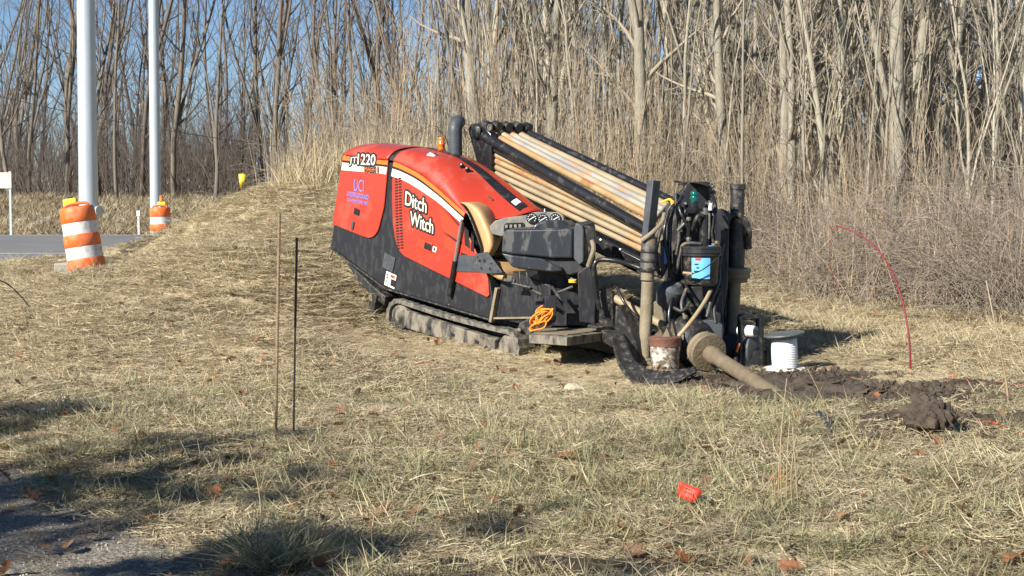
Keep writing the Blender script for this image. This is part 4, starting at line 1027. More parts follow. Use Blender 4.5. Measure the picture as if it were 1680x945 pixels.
# beacon in its shroud
m = MB(); m.prism([P(*p, 15.30) for p in [(1119, 315), (1127, 301), (1134, 298), (1160, 298), (1164, 310), (1163, 335), (1154, 345), (1124, 344)]], (.04, .08, 0)); B(m, 'lamp_shroud', 'black_paint', bevel=.008)
m = MB(); m.prism([P(*p, 15.05) for p in [(1130, 299.5), (1160, 299.5), (1163, 307), (1148, 301.5)]], (.04, .3, 0)); B(m, 'lamp_hood', 'black_paint', bevel=.004)
m = MB(); m.lathe(P(1138, 345, 15.1), (0, 0, 1), [(.075, -.03), (.08, 0), (.08, .02), (.055, .03), (.05, .09)], 18); B(m, 'lamp_base', 'black_gloss')
m = MB(); m.lathe(P(1139, 332, 15.1), (0, 0, 1), [(.036, 0), (.042, .012), (.042, .055), (.037, .065), (.042, .075), (.042, .10), (.03, .118), (.015, .12)], 16); B(m, 'lamp_lens', 'green_lens')
for px, py in ((1124, 334), (1159, 334)):
    m = MB(); m.lathe(P(px, py, 15.25), (0, -1, 0), [(.02, 0), (.02, .05), (.012, .06)], 8); B(m, 'lamp_bolt', 'chrome')
m = MB(); m.tube([P(1106, 297, 15.4), P(1135, 302, 15.4)], .014, 6); m.tube([P(1112, 302, 15.35), P(1132, 304, 15.35)], .010, 6); B(m, 'cable_stub', 'black_muddy')
for i, (px, py) in enumerate(((1166, 306), (1168, 316), (1169, 326))):
    m = MB(); m.lathe(P(px, py, 15.2), (.6, -.8, 0), [(.028, 0), (.028, .02), (.016, .02), (.016, .05)], 8); B(m, 'hydraulic_fitting', 'grey_steel')
m = MB(); m.tube([P(1154, 412, 14.95), P(1157, 350, 14.95)], [.052, .046], 16); B(m, 'accumulator', 'black_gloss', bevel=.006)
m = MB(); m.lathe(P(1157, 352, 14.95), (0, 0, 1), [(.05, 0), (.05, .03), (.025, .035), (.025, .07)], 12); B(m, 'accumulator_cap', 'grey_steel')
m = MB(); m.tube([P(1165, 345, 14.92), P(1166, 333, 14.92)], [.022, .016], 8); B(m, 'valve_stem', 'white_plastic')
for pts, r, mat in [
        ([(1154, 354, 14.9), (1146, 354, 14.88), (1141, 362, 14.88), (1137, 375, 14.95), (1126, 390, 15.05), (1116, 402, 15.1), (1110, 425, 15.1)], .022, 'black_muddy'),
        ([(1112, 320, 15.2), (1104, 340, 15.1), (1099, 370, 15.02), (1098, 410, 15.0), (1100, 445, 15.0), (1106, 470, 15.0)], .024, 'black_gloss'),
        ([(1108, 318, 15.15), (1112, 350, 15.05), (1114, 390, 15.0), (1107, 430, 14.98), (1100, 455, 14.98), (1104, 480, 15)], .02, 'black_muddy'),
        ([(1132, 359, 14.98), (1122, 368, 14.98), (1112, 378, 15.0)], .018, 'grey_steel'),
        ([(1125, 345, 15.02), (1120, 362, 15.0), (1118, 380, 15.0)], .016, 'black_muddy'),
        ([(1150, 400, 14.9), (1133, 399, 14.88), (1122, 401, 14.88), (1117, 410, 14.9), (1113, 430, 14.92), (1110, 448, 14.95)], .018, 'grey_steel'),
        ([(1164, 350, 14.9), (1164, 370, 14.9), (1163, 392, 14.92)], .012, 'grey_steel'),
        ([(1112, 465, 14.95), (1122, 490, 14.9), (1138, 512, 14.9), (1146, 530, 14.95)], .045, 'black_muddy'),
        ([(1118, 460, 15.0), (1132, 484, 14.98), (1150, 508, 15)], .03, 'black_muddy'),
        ([(1166, 476, 14.7), (1158, 492, 14.6), (1145, 512, 14.5), (1130, 532, 14.45), (1113, 552, 14.42)], .021, 'rod_tan'),
        ([(1085, 375, 15.0), (1078, 400, 14.95), (1076, 425, 14.95), (1082, 452, 14.98)], .022, 'black_muddy'),
        ([(1120, 322, 15.1), (1114, 336, 15.0), (1118, 352, 14.95), (1128, 372, 14.93), (1130, 392, 14.95)], .017, 'black_gloss'),
        ([(1168, 320, 15.1), (1174, 340, 15.0), (1172, 372, 14.95), (1176, 398, 14.95)], .02, 'black_gloss'),
        ([(1164, 330, 15.05), (1170, 352, 14.95), (1168, 380, 14.92), (1171, 402, 14.92)], .015, 'black_muddy'),
        ([(1096, 350, 15.05), (1090, 375, 15.0), (1092, 402, 14.98), (1098, 430, 14.97), (1098, 458, 14.98)], .018, 'black_gloss'),
        ([(1186, 400, 15.2), (1180, 430, 15.1), (1178, 462, 15.0), (1168, 490, 14.9), (1160, 520, 14.85)], .024, 'black_muddy'),
        ([(1108, 470, 14.9), (1100, 500, 14.8), (1098, 525, 14.75), (1108, 545, 14.72)], .02, 'black_gloss'),
        ([(1126, 474, 14.9), (1118, 498, 14.8), (1124, 520, 14.75), (1138, 532, 14.75)], .017, 'grey_steel'),
        ([(1180, 480, 15.0), (1172, 505, 14.9), (1174, 530, 14.85)], .018, 'black_muddy'),
        ([(1012, 470, 15.1), (1022, 492, 15.0), (1036, 512, 14.95), (1052, 526, 14.9)], .016, 'black_gloss'),
        ([(1106, 505, 14.8), (1116, 510, 14.75), (1126, 506, 14.75), (1130, 497, 14.8)], .02, 'black_muddy')]:
    m = MB(); m.tube(smooth_path([P(*p) for p in pts], 5), r, 9); B(m, 'hydraulic_hose', mat, smooth=60)
m = MB(); m.tube(smooth_path([P(1086, 332, 15.2), P(1098, 327, 15.15), P(1104, 332, 15.1)]), .012, 6); m.prism([P(*p, 15.1) for p in [(1100, 331), (1106, 329), (1105, 340), (1101, 336)]], (0, .01, 0)); B(m, 'yellow_tag', 'yellow_strap')
for px, py, Y in ((1112, 425, 15.02), (1104, 470, 14.96), (1118, 402, 15.04), (1130, 392, 14.92), (1176, 398, 14.92), (1171, 402, 14.9), (1098, 458, 14.95), (1124, 520, 14.72), (1108, 545, 14.7), (1130, 359, 14.94)):
    m = MB(); m.tube([P(px, py - 3, Y), P(px, py + 1, Y), P(px, py + 4, Y)], [.026, .03, .022], 6); B(m, 'hose_fitting', 'grey_steel', bevel=.003)
# drive motor (grey casting) and vice
m = MB(); m.lathe(P(1100, 482, 14.95), (.25, -.5, .85), [(.05, -.14), (.12, -.12), (.14, -.03), (.12, .08), (.07, .12)], 12); B(m, 'drive_motor', 'dark_grey', smooth=30)
m = MB(); m.prism([P(*p, 15.05) for p in [(1092, 470), (1186, 470), (1188, 545), (1180, 600), (1100, 598), (1088, 540)]], A([.02, .28, 0])); B(m, 'vice_frame', 'black_paint', bevel=.015)
vc = P(1150, 568, 14.75); va = unit(hF + A([0, 0, -.16]))
m = MB(); m.lathe(vc - va * .35, va, [(.22, 0), (.26, .05), (.26, .25), (.24, .32), (.20, .36)], 26); B(m, 'vice_body', 'black_muddy')
m = MB(); m.prism([P(*p, 14.85) for p in [(1125, 545), (1140, 528), (1170, 524), (1186, 532), (1186, 560), (1130, 562)]], A([.02, .25, 0])); B(m, 'vice_cover', 'dark_grey', bevel=.015)
fl = P(1165, 580, 14.35); fa = unit(A([.36, -.90, -.22]))
m = MB(); m.lathe(fl - fa * .09, fa, [(.175, 0), (.192, .01), (.196, .06), (.185, .075), (.09, .085)], 32); flange = B(m, 'wiper_flange', 'mud_wet', smooth=35)
m = MB(); m.lathe(fl - fa * .15, fa, [(.165, 0), (.182, .005), (.182, .062)], 32); B(m, 'flange_rim', 'mud_steel')
for k in range(3):
    a = 2.0 * k + .5; u_, v_ = perp(fa); m = MB(); m.lathe(fl - fa * .16 + (u_ * math.cos(a) + v_ * math.sin(a)) * .175, fa, [(.02, 0), (.02, .03)], 8); B(m, 'bolt', 'black_muddy')
tip = on_ground(1292, 655); tip[2] -= .03
# muddy apron shoe below the near anchor
rows = []
shoe = [((1001, 548), (1022, 541), 14.5), ((1008, 580), (1032, 572), 14.2), ((1018, 606), (1042, 592), 13.95), ((1036, 626), (1058, 604), 13.75), ((1062, 634), (1078, 610), 13.6), ((1090, 633), (1098, 610), 13.55), ((1118, 624), (1122, 607), 13.55), ((1143, 609), (1141, 605), 13.6)]
A1 = smooth_path([P(*a, Y) for a, b, Y in shoe], 4); B1 = smooth_path([P(*b, Y + .22) for a, b, Y in shoe], 4)
for a, b in zip(A1, B1): rows.append([a, a * .8 + b * .2 + A([0, 0, -.02]), a * .5 + b * .5 + A([0, 0, -.035]), a * .2 + b * .8 + A([0, 0, -.02]), b])
m = MB(); m.grid(rows); B(m, 'apron_shoe', 'black_muddy', smooth=60, solid=.018)
m = MB(); m.prism([P(*p, 14.62) for p in [(1010, 500), (1018, 505), (1044, 560), (1052, 598), (1036, 600), (1022, 575), (1008, 545)]], A([.1, .12, 0])); B(m, 'apron_arm', 'black_muddy', bevel=.01)
m = MB(); m.prism([P(*p, 14.8) for p in [(1040, 590), (1075, 594), (1080, 604), (1068, 612), (1040, 606)]], A([.1, .15, 0])); B(m, 'anchor_foot', 'black_muddy', bevel=.012)
# lower thrust beams running down from the chassis to the vice
m = MB(); m.beam(P(1000, 505, 15.55), P(1070, 548, 14.95), .09, .07); B(m, 'thrust_rail', 'black_muddy', bevel=.008)
m = MB(); m.beam(P(1003, 518, 15.5), P(1062, 560, 14.95), .03, .12); B(m, 'rail_rack', 'grey_steel', bevel=.006)
m = MB(); m.beam(P(990, 545, 15.5), P(1045, 575, 14.95), .2, .12); B(m, 'frame_beam', 'black_muddy', bevel=.01)
m = MB(); m.prism([P(*p, 15.15) for p in [(1072, 495), (1082, 492), (1090, 520), (1088, 545), (1072, 525)]], A([.05, .1, 0])); B(m, 'rail_bracket', 'mud_steel', bevel=.01)

# ================================================================== things carried by or standing round the machine
def rod(a, b, y, r, mat, label, group='drill rods in the rack'):
    p, q_ = SP(*a, y), SP(*b, y); d = unit(q_ - p); Lr = np.linalg.norm(q_ - p); m = MB()
    prof = [(r * .8, 0), (r * 1.08, .01), (r * 1.08, .16), (r * .97, .2), (r * .97, Lr - .2), (r * 1.08, Lr - .16), (r * 1.08, Lr - .01), (r * .8, Lr)]
    m.lathe(p, d, prof, 14); m.build('drill_rod', M[mat], label=label, cat='drill rod', group=group, origin=(p + q_) / 2)
for k, (l0, r0_, mt, lb) in enumerate([(250, 366, 'rod_rust', 'rust orange drill rod, topmost of the side stack under the black rail'), (259.5, 378, 'rod_rust', 'rusty drill rod, second from the top of the side stack'),
                                 (269.5, 389.5, 'rod_tan', 'tan drill rod, third from the top of the side stack'), (280, 401, 'rod_tan', 'muddy tan drill rod, fourth from the top of the side stack'),
                                 (291, 413, 'rod_tan', 'pale tan drill rod, lowest of the side stack above the black beam')]):
    rod((804, l0), (1062, r0_), yN + .03, .0325, mt, lb)
for k, (mt, lb) in enumerate([('rod_rust', 'rusty drill rod lying on top of the rack beside the near rail'), ('rod_grey', 'grey worn drill rod on top of the rack, second from the near rail'),
                              ('rod_grey', 'grey and tan drill rod on top of the rack, third from the near rail'), ('rod_tan', 'tan drill rod on top of the rack nearest the far rail')]):
    f = (k + .75) / 4.6; y = yN + (yF - yN) * f
    a = (799 + 62 * f, 221.5 - 2 * f); b = (1072 + 30 * f, 366 - 34 * f); rod(a, b, y, .042, mt, lb)
# loose tan rod between the frame and near anchor
m = MB(); m.tube([P(1001, 485, 15.4), P(1092, 536, 14.95)], .042, 14); m.build('drill_rod', M['rod_tan'], label='pale drill rod lying low on the thrust frame left of the near post', cat='drill rod', group='drill rods in the rack')
# drill string going into the ground
m = MB(); s0 = fl + fa * .0; d = unit(tip - s0); Ld = np.linalg.norm(tip - s0)
m.lathe(s0, d, [(.085, .02), (.088, .18), (.072, .24), (.07, Ld * .6), (.068, Ld + .5)], 20); m.build('drill_pipe', M['mud_wet'], label='thick mud-coated pipe slanting from the flange into the ground', cat='pipe', origin=tip)
# orange cord
m = MB(); c0 = P(888, 520, 15.3); pts = []
for i in range(40):
    a = i * .9; pts.append(c0 + A([.09 * math.cos(a) * (1 - .4 * math.sin(i * .37)), -.03 + .03 * math.sin(i * 1.3), .075 * math.sin(a * 1.1) + .02 * math.cos(i * .5)]))
pts = [P(868, 541, 15.25), P(873, 534, 15.22), P(884, 530, 15.22), P(896, 527, 15.22), P(893, 537, 15.22), P(880, 541, 15.22), P(870, 541, 15.24)] + pts + [P(891, 501, 15.3)]
m.tube(smooth_path(pts, 4), .0085, 6); m.build('orange_cord', M['orange_rope'], label='bundle of orange cord hanging at the operator deck', cat='cord', smooth=180)
# hanging bucket with blue label
bt, bb_ = P(1150, 408, 14.75), P(1150, 466, 14.75); H = bt[2] - bb_[2]
bk = thing('fluid_bucket', bb_, 'black bucket with light blue label hung on the drill carriage', 'bucket')
m = MB(); m.lathe(bb_, (0, 0, 1), [(.02, 0), (.155, 0), (.165, .02), (.185, H - .06), (.192, H - .05), (.192, H)], 28); m.build('body', M['black_muddy'], bk)
m = MB(); m.lathe(bb_ + A([0, 0, H - .075]), (0, 0, 1), [(.188, 0), (.20, .006), (.20, .02), (.19, .03), (.20, .035), (.2, .075), (.205, .08), (.205, .095), (.18, .10), (.02, .1)], 28); m.build('lid', M['black_paint'], bk)
m = MB(); rows = []
for i in range(9):
    a = math.radians(-128 + i * 7.5); rows.append([bb_ + A([rr * math.cos(a), rr * math.sin(a), z]) for rr, z in ((.1785, .06), (.186, .27))])
m.grid(rows); lb = m.build('label', M['cyan_label'], bk)
m = MB(); rows = []
for i in range(4):
    a = math.radians(-116 + i * 6); rows.append([bb_ + A([rr * math.cos(a), rr * math.sin(a), z]) for rr, z in ((.1875, .245), (.188, .268))])
m.grid(rows); m.build('label_print', M['red_clean'], lb)
m = MB()
for zz, a0, n_ in ((.20, -118, 3), (.165, -112, 2), (.13, -120, 4)):
    rows = []
    for i in range(n_ + 1):
        a = math.radians(a0 + i * 4); rows.append([bb_ + A([rr * math.cos(a), rr * math.sin(a), z]) for rr, z in ((.1845 + (zz - .13) * .02, zz), (.186 + (zz - .13) * .02, zz + .014))])
    m.grid(rows)
m.build('label_print', M['black_decal'], lb, smooth=0)
m = MB(); m.tube(smooth_path([bb_ + A([-.2, -.02, H - .06]), P(1120, 450, 14.55), P(1135, 449, 14.5), P(1150, 444, 14.5), P(1166, 433, 14.53), P(1176, 423, 14.56), bb_ + A([.2, -.02, H - .05])], 5), .006, 6); m.build('handle', M['black_gloss'], bk)
m = MB(); m.tube([P(1121, 447.5, 14.54), P(1136, 449, 14.49)], .014, 8); m.build('grip', M['rod_tan'], bk)
m = MB(); m.tube(smooth_path([P(1162, 408, 14.75), P(1163, 404.5, 14.74), P(1167, 404, 14.74), P(1171, 406, 14.75)]), .009, 6); m.build('spout_tab', M['bright_blue'], bk)
# muddy white bucket on the ground
b0 = P(1091, 600, 14.42); b0[2] = gz(b0[0], b0[1]) - .01
bk = thing('mud_bucket', b0, 'white mud-splashed bucket standing on the ground beside the near anchor post', 'bucket')
m = MB(); m.lathe(b0, (0, 0, 1), [(.02, 0), (.125, 0), (.135, .02), (.15, .24)], 26); m.build('body', M['white_bucket'], bk)
m = MB(); m.lathe(b0 + A([0, 0, .235]), (0, 0, 1), [(.15, 0), (.158, .005), (.158, .06), (.163, .07), (.163, .09), (.13, .10), (.02, .10)], 26); m.build('rim', M['red_mud'], bk)
m = MB(); r = random.Random(4)
for i in range(5): m.prism([b0 + A([-.13 + .045 * i + r.uniform(-.02, .02), -.06 + r.uniform(-.05, .08), .33]), b0 + A([-.02 + .03 * i, -.05 + r.uniform(-.05, .08), .33]), b0 + A([-.05 + .03 * i, r.uniform(-.05, .08), .44 + r.uniform(-.04, .05)])], (.03, .06, .01))
m.build('rag', M['mud_wet'], bk, smooth=0)
# pump with tubular guard
pY = 15.05; g0 = P(1236, 600, pY); zg = gz(g0[0], g0[1])
pm = thing('water_pump', (g0[0], g0[1], zg), 'small dark pump inside a black tube frame behind the far post', 'pump')
for dy, px0, px1, t_ in ((0, 1214, 1249, 519), (.45, 1212, 1243, 520)):
    m = MB(); a = P(px0, 598, pY + dy); b = P(px0, t_, pY + dy); c = P(px1, t_ + 1, pY + dy); e = P(px1 + 1, 602, pY + dy); a[2] = e[2] = zg
    m.tube([a, b * .92 + a * .08, *smooth_path([b * .92 + a * .08, b, b * .9 + c * .1], 4)[1:-1], b * .9 + c * .1, c * .9 + b * .1, *smooth_path([c * .9 + b * .1, c, c * .92 + e * .08], 4)[1:-1], c * .92 + e * .08, e], .025, 10); m.build('guard_frame', M['black_gloss'], pm, smooth=60)
for px in (1214, 1249):
    a = P(px, 598, pY); b = P(px - 3, 598, pY + .45); a[2] = b[2] = zg + .03; m = MB(); m.tube([a, b], .02, 8); m.build('skid', M['black_gloss'], pm)
m = MB(); cc = P(1222, 572, pY + .2); m.lathe(cc, (.8, -.6, 0), [(.1, -.22), (.15, -.2), (.15, .0), (.17, .02), (.17, .12), (.08, .16)], 18); m.build('pump_housing', M['dark_grey'], pm)
m = MB(); m.box(P(1228, 588, pY + .2), WX, (.18, .17, .10)); m.build('engine_block', M['black_paint'], pm, bevel=.02)
m = MB(); cc = P(1226, 543, pY + .05); ax = unit(A([.75, -.66, 0])); m.lathe(cc, ax, [(.05, -.1), (.05, 0), (.062, .005), (.062, .03), (.056, .035), (.062, .045), (.062, .07), (.056, .075), (.058, .1), (.04, .1), (.036, .03), (.01, .03)], 18); cp_ = m.build('hose_coupling', M['white_plastic'], pm)
m = MB(); m.tube(smooth_path([cc - ax * .1, P(1219, 552, pY + .1), P(1222, 563, pY + .1)]), .045, 10); m.build('outlet_pipe', M['white_plastic'], pm)
m = MB(); m.tube([P(1213, 563, pY - .06), P(1208, 577, pY - .06)], .014, 8); m.build('choke_lever', M['orange_decal'], pm)
# cord spool
sY = 14.7; s_ = P(1287, 600, sY); zs_ = gz(s_[0], s_[1]) + .015; s_[2] = zs_
sp = thing('cord_spool', s_, 'upright spool of shiny white cord standing right of the pump', 'spool')
SH = P(1287, 548, sY)[2] - zs_
up = unit(A([-.02, -.03, 1]))
m = MB(); m.lathe(s_, up, [(.02, 0), (.205, 0), (.21, .008), (.205, .018), (.02, .018)], 30); m.build('lower_flange', M['white_plastic'], sp)
m = MB(); prof = [(.02, .018)]
for i in range(36): prof += [(.118 + .010 * math.sin(math.pi * i / 36) + (.005 if i % 2 else 0), .02 + (SH - .045) * (i + .5) / 36)]
prof += [(.02, SH - .02)]; m.lathe(s_, up, prof, 30); m.build('wound_cord', M['spool_cord'], sp, smooth=20)
m = MB(); m.lathe(s_ + up * (SH - .055), up, [(.10, 0), (.122, .005), (.122, .035)], 24); m.build('hub', M['spool_flange'], sp)
up2 = unit(A([-.12, -.02, 1])); m = MB(); m.lathe(s_ + up * (SH - .01), up2, [(.04, 0), (.205, 0), (.21, .01), (.205, .02), (.04, .02)], 30); m.build('upper_flange', M['spool_flange'], sp)
# ================================================================== roadside
def pole(px0, px1, pybase, Y, r, label, base_label):
    b = P((px0 + px1) / 2, pybase, Y); zg = gz(b[0], b[1]); b[2] = zg
    fd = MB(); fd.box((b[0] - .10, b[1] - .05, zg - .06), WX, (.36, .36, .16)); f = fd.build('concrete_footing', M['concrete'], bevel=.02, label=base_label, cat='footing', group=None)
    t = thing('steel_pole', (b[0], b[1], zg + .10), label, 'pole')
    m = MB(); m.lathe((b[0], b[1], zg + .10), (0, 0, 1), [(r * 1.9, 0), (r * 1.9, .04)], 4); m.build('base_plate', M['galvanised'], t, bevel=.004)
    m = MB(); m.tube([(b[0] + .004 * k, b[1], zg + .14 + k * 1.2) for k in range(11)], [r * (1 - .026 * k) for k in range(11)], 40); m.build('shaft', M['galvanised'], t, smooth=60)
    for k in range(4):
        a = math.pi / 4 + k * math.pi / 2; m = MB(); c = A([b[0] + r * 1.5 * math.cos(a), b[1] + r * 1.5 * math.sin(a), zg + .10]); m.lathe(c, (0, 0, 1), [(.04, .0), (.04, .07), (.02, .07), (.02, .16)], 6); m.build('anchor_nut', M['galvanised'], t)
    m = MB(); m.lathe((b[0] + r * .95, b[1] - .05, zg + .95), (.75, -.6, 0), [(r * .45, -.05), (r * .45, .05), (r * .5, .06), (r * .5, .08)], 16); m.build('hand_hole', M['galvanised'], t)
    return t
pole(131, 163, 448, 24.0, .158, 'thick galvanised steel pole behind the near traffic drum', 'concrete footing under the thick near pole')
pole(247, 265, 392, 39.0, .150, 'thinner looking galvanised steel pole behind the far traffic drum', 'concrete footing under the farther pole')
def drum(px, py, Y, tilt, label, lamp_side, amber=False, rot=0):
    b = P(px, py, Y); b[2] = gz(b[0], b[1]) + .02
    t = thing('traffic_drum', b, label, 'traffic drum', 'orange and white traffic drums')
    up = unit(A([tilt[0], tilt[1], 1]))
    u, v = perp(up)
    m = MB(); m.lathe(b, up, [(.20, 0), (.37, 0), (.385, .02), (.37, .045), (.30, .06), (.27, .05)], 28); m.build('rubber_base', M['rubber'], t)
    z = .04; secs = [('drum_orange', .265, .17), ('drum_white', .262, .17), ('drum_orange', .258, .18), ('drum_white', .253, .17), ('drum_orange', .248, .20)]
    for i, (mt, r, h) in enumerate(secs):
        m = MB(); e = .004; m.lathe(b + up * z, up, [(r - .010, 0), (r, .012), (r - .003, h - .012), (r - .010, h)] if mt == 'drum_orange' else [(r - .006, .0), (r - .007, h)], 32, caps=False); m.build('band', M[mt], t, smooth=50); z += h
    m = MB(); m.lathe(b + up * z, up, [(.238, 0), (.225, .025), (.02, .03)], 32); m.build('top', M['drum_orange'], t)
    hx = unit(np.cross(up, A([0, 1, 0]))); m = MB(); m.tube(smooth_path([b + up * z + hx * s_ * .17 + up * h_ for s_, h_ in ((-1, .0), (-.95, .05), (-.5, .075), (.5, .075), (.95, .05), (1, 0))], 4), .022, 8); m.build('handle', M['drum_orange'], t, smooth=60)
    c = b + up * (z + .05) + hx * lamp_side * .10 + A([0, .06, 0])
    m = MB(); m.box(c + A([0, 0, .06]), (hx, np.cross(up, hx), up), (.10, .05, .055)); lmp = m.build('lamp_case', M['drum_yellow'], t, bevel=.02)
    if amber:
        m = MB(); m.lathe(c + up * .11, up, [(.055, 0), (.055, .06), (.045, .08), (.045, .15), (.02, .16)], 14); m.build('lamp_lens', M['amber_lens'], t)
    else:
        m = MB(); m.tube([c + up * .135 - hx * .05, c + up * .135 + hx * .03], .02, 8); m.build('lamp_clip', M['black_gloss'], t)
drum(144, 447, 21.0, (-.16, .02), 'leaning orange and white traffic drum beside the thick near pole', 1)
drum(265, 388, 35.5, (-.03, .0), 'farther upright orange and white traffic drum half hidden by the bank', -.3, True)
# sign seen from behind
sb = P(2, 380, 47.5); zb = gz(sb[0], sb[1])
sg = thing('road_sign', (sb[0], sb[1], zb), 'plain cream sign board on two posts across the road', 'sign')
for dx in (-.36, -.06 + .38): 
    m = MB(); m.beam((sb[0] + dx, sb[1], zb - .05), (sb[0] + dx, sb[1], P(2, 282, 47.5)[2] + .02), .07, .05, up=(0, 1, 0)); m.build('post', M['galvanised'], sg)
zt, zl = P(2, 283, 47.5)[2], P(2, 309, 47.5)[2]
m = MB(); m.box((sb[0] - .02, sb[1] - .045, (zt + zl) / 2), WX, (.40, .012, (zt - zl) / 2)); m.build('board', M['sign_back'], sg, bevel=.004)
dl = P(227.5, 381, 48.5); zd = gz(dl[0], dl[1]); hd = P(227.5, 347, 48.5)[2]
dt = thing('delineator_post', (dl[0], dl[1], zd), 'small white marker post at the far road edge', 'post')
m = MB(); m.beam((dl[0], dl[1], zd - .05), (dl[0], dl[1], hd), .06, .03, up=(0, 1, 0)); m.build('stake', M['white_plastic'], dt)
m = MB(); m.box((dl[0], dl[1] - .03, hd - .06), WX, (.05, .012, .09)); m.build('reflector', M['white_decal'], dt)
# overhead wire
w = []
for i in range(25):
    f = i / 24; x = -34 + 40 * f; w.append((x, 54, P(0, 156, 54)[2] - .062 * (x + 19) + .006 * (x + 4) ** 2 - .006 * 15 ** 2))
m = MB(); m.tube(w, .014, 5); m.build('overhead_wire', M['black_decal'], label='thin dark overhead wire crossing behind the near pole', cat='wire', smooth=180)
# yellow marker and white plate on the crest
ym = P(397, 318, 25.0); zy = gz(ym[0], ym[1])
t = thing('marker_flag', (ym[0], ym[1], zy), 'bright yellow marker among the reeds on the bank crest', 'marker')
m = MB(); m.tube([(ym[0], ym[1], zy - .05), (ym[0], ym[1], zy + .40)], .008, 6); m.build('stake', M['rust_rod'], t)
m = MB(); m.grid([[(ym[0] - .05, ym[1] - .02, zy + .40), (ym[0] - .04, ym[1] - .02, zy + .28), (ym[0] - .02, ym[1] - .03, zy + .14)], [(ym[0] + .02, ym[1], zy + .41), (ym[0] + .02, ym[1], zy + .30), (ym[0] + .0, ym[1], zy + .18)], [(ym[0] + .08, ym[1] + .02, zy + .38), (ym[0] + .06, ym[1] - .01, zy + .32), (ym[0] + .05, ym[1], zy + .26)]]); m.build('flag', M['drum_yellow'], t, solid=.004)
wpz = P(496, 282, 26.5)
wt = thing('survey_plate', (wpz[0], wpz[1], gz(wpz[0], wpz[1])), 'small whitish plate on a stake in the reeds behind the crest', 'plate')
m = MB(); m.box(wpz, WX, (.14, .01, .07)); m.build('plate', M['white_plastic'], wt, bevel=.003)
for s in (-1, 1):
    m = MB(); m.tube([(wpz[0] + .09 * s, wpz[1] + .02, gz(wpz[0], wpz[1]) - .05), (wpz[0] + .09 * s, wpz[1] + .02, wpz[2] + .05)], .010, 6); m.build('stake', M['rust_rod'], wt)
# snow remnants on the far bank
r = random.Random(5)
for px, py in ((45, 362), (62, 368), (66, 352), (80, 361), (40, 372), (130, 365), (150, 360), (200, 362), (290, 364), (12, 370)):
    c = on_ground(px, py); m = MB(); n_ = 10
    rows = [[c + A([.38 * f * math.cos(a) * r.uniform(.7, 1.3), .6 * f * math.sin(a) * r.uniform(.7, 1.3), .10 * (1 - f * f) + .02]) for a in np.linspace(0, 2 * math.pi, n_ + 1)[:-1]] for f in (.05, .5, .85, 1.15)]
    for p in rows[-1]: p[2] = gz(p[0], p[1]) - .02
    m.grid(rows, True); m.build('snow_patch', M['snow'], label='small leftover snow patch on the bank across the road', cat='snow', group='snow patches on the far bank')

# ================================================================== foreground things
def stake(px0, py0, px1, py1, label, dark=False):
    b = on_ground(px0, py0); tt = P(px1, py1, b[1]); b2 = b - A([0, 0, .1]); m = MB()
    m.tube([b2, b * .5 + tt * .5, tt], [.0075, .0075, .0075] if dark else [.0095, .0095, .0095], 8)
    t = thing('steel_rod', b, label, 'rod', 'thin rods stuck in the bank'); m.build('shaft', M['rust_rod'], t)
    m = MB(); d = unit(tt - b); Lr = np.linalg.norm(tt - b)
    if dark: m.tube([b + d * Lr * .55, tt], .0092, 8); m.build('sleeve', M['stake_dark'], t)
    else:
        for k in range(40): m.lathe(b + d * Lr * (k + .5) / 40, d, [(.0095, -.004), (.0125, -.002), (.0125, .002), (.0095, .004)], 8, caps=False)
        m.build('ribs', M['rust_rod'], t)
stake(452, 718, 458.5, 350, 'taller rusty rod standing upright left of the machine')
stake(481, 716, 487, 390, 'shorter dark rod standing upright left of the machine', True)
# flag
fb = on_ground(1128, 838); fY_ = fb[1]
t = thing('marker_flag', fb, 'small red marking flag stuck in the foreground grass', 'flag')
m = MB(); m.tube([fb - A([0, 0, .05]), P(1114, 797, fY_)], .0022, 6); m.build('wire', M['rust_rod'], t)
rows = []
for i in range(8):
    f = i / 7; top_ = A(P(1114, 796, fY_)) * (1 - f) + P(1152, 810, fY_ - .03) * f; bot = A(P(1112, 822, fY_)) * (1 - f) + P(1140, 832, fY_ - .04) * f
    rows.append([top_ * (1 - g) + bot * g + A([0, .006 * math.sin(f * 5 + g * 2), .02]) for g in (0, .25, .5, .75, 1)])
m = MB(); m.grid(rows); flg = m.build('flag', M['flag_red'], t, smooth=180, solid=.0012)
m = MB()
for k, (f0, f1, g) in enumerate(((.25, .55, .3), (.35, .7, .45), (.25, .6, .6), (.65, .72, .3))):
    a = [rows[int(round(f * 7))][int(round(g * 4))] + A([0, -.004, 0]) for f in np.linspace(f0, f1, 3)]
    m.tube(a, .0022, 5)
m.build('ink_mark', M['black_decal'], flg)
# corrugated dark hose piece
h0 = on_ground(1342, 690); h1 = on_ground(1368, 722)
pts = smooth_path([h0 + A([0, 0, .05]), (h0 + h1) / 2 + A([.02, 0, .06]), h1 + A([0, 0, .0])], 12); m = MB(); m.tube(pts, [.030 if k % 2 else .024 for k in range(len(pts))], 12); m.build('hose_piece', M['blue_black'], label='short dark blue ribbed hose piece lying on the grass', cat='hose', smooth=30)
h0 = on_ground(1298, 680); m = MB(); m.lathe(h0 + A([0, 0, .02]), (.6, -.7, .2), [(.02, 0), (.03, .0), (.03, .05), (.022, .05)], 10); m.build('pipe_cap', M['blue_black'], label='tiny dark cap lying in a bare spot below the drill pipe', cat='cap')
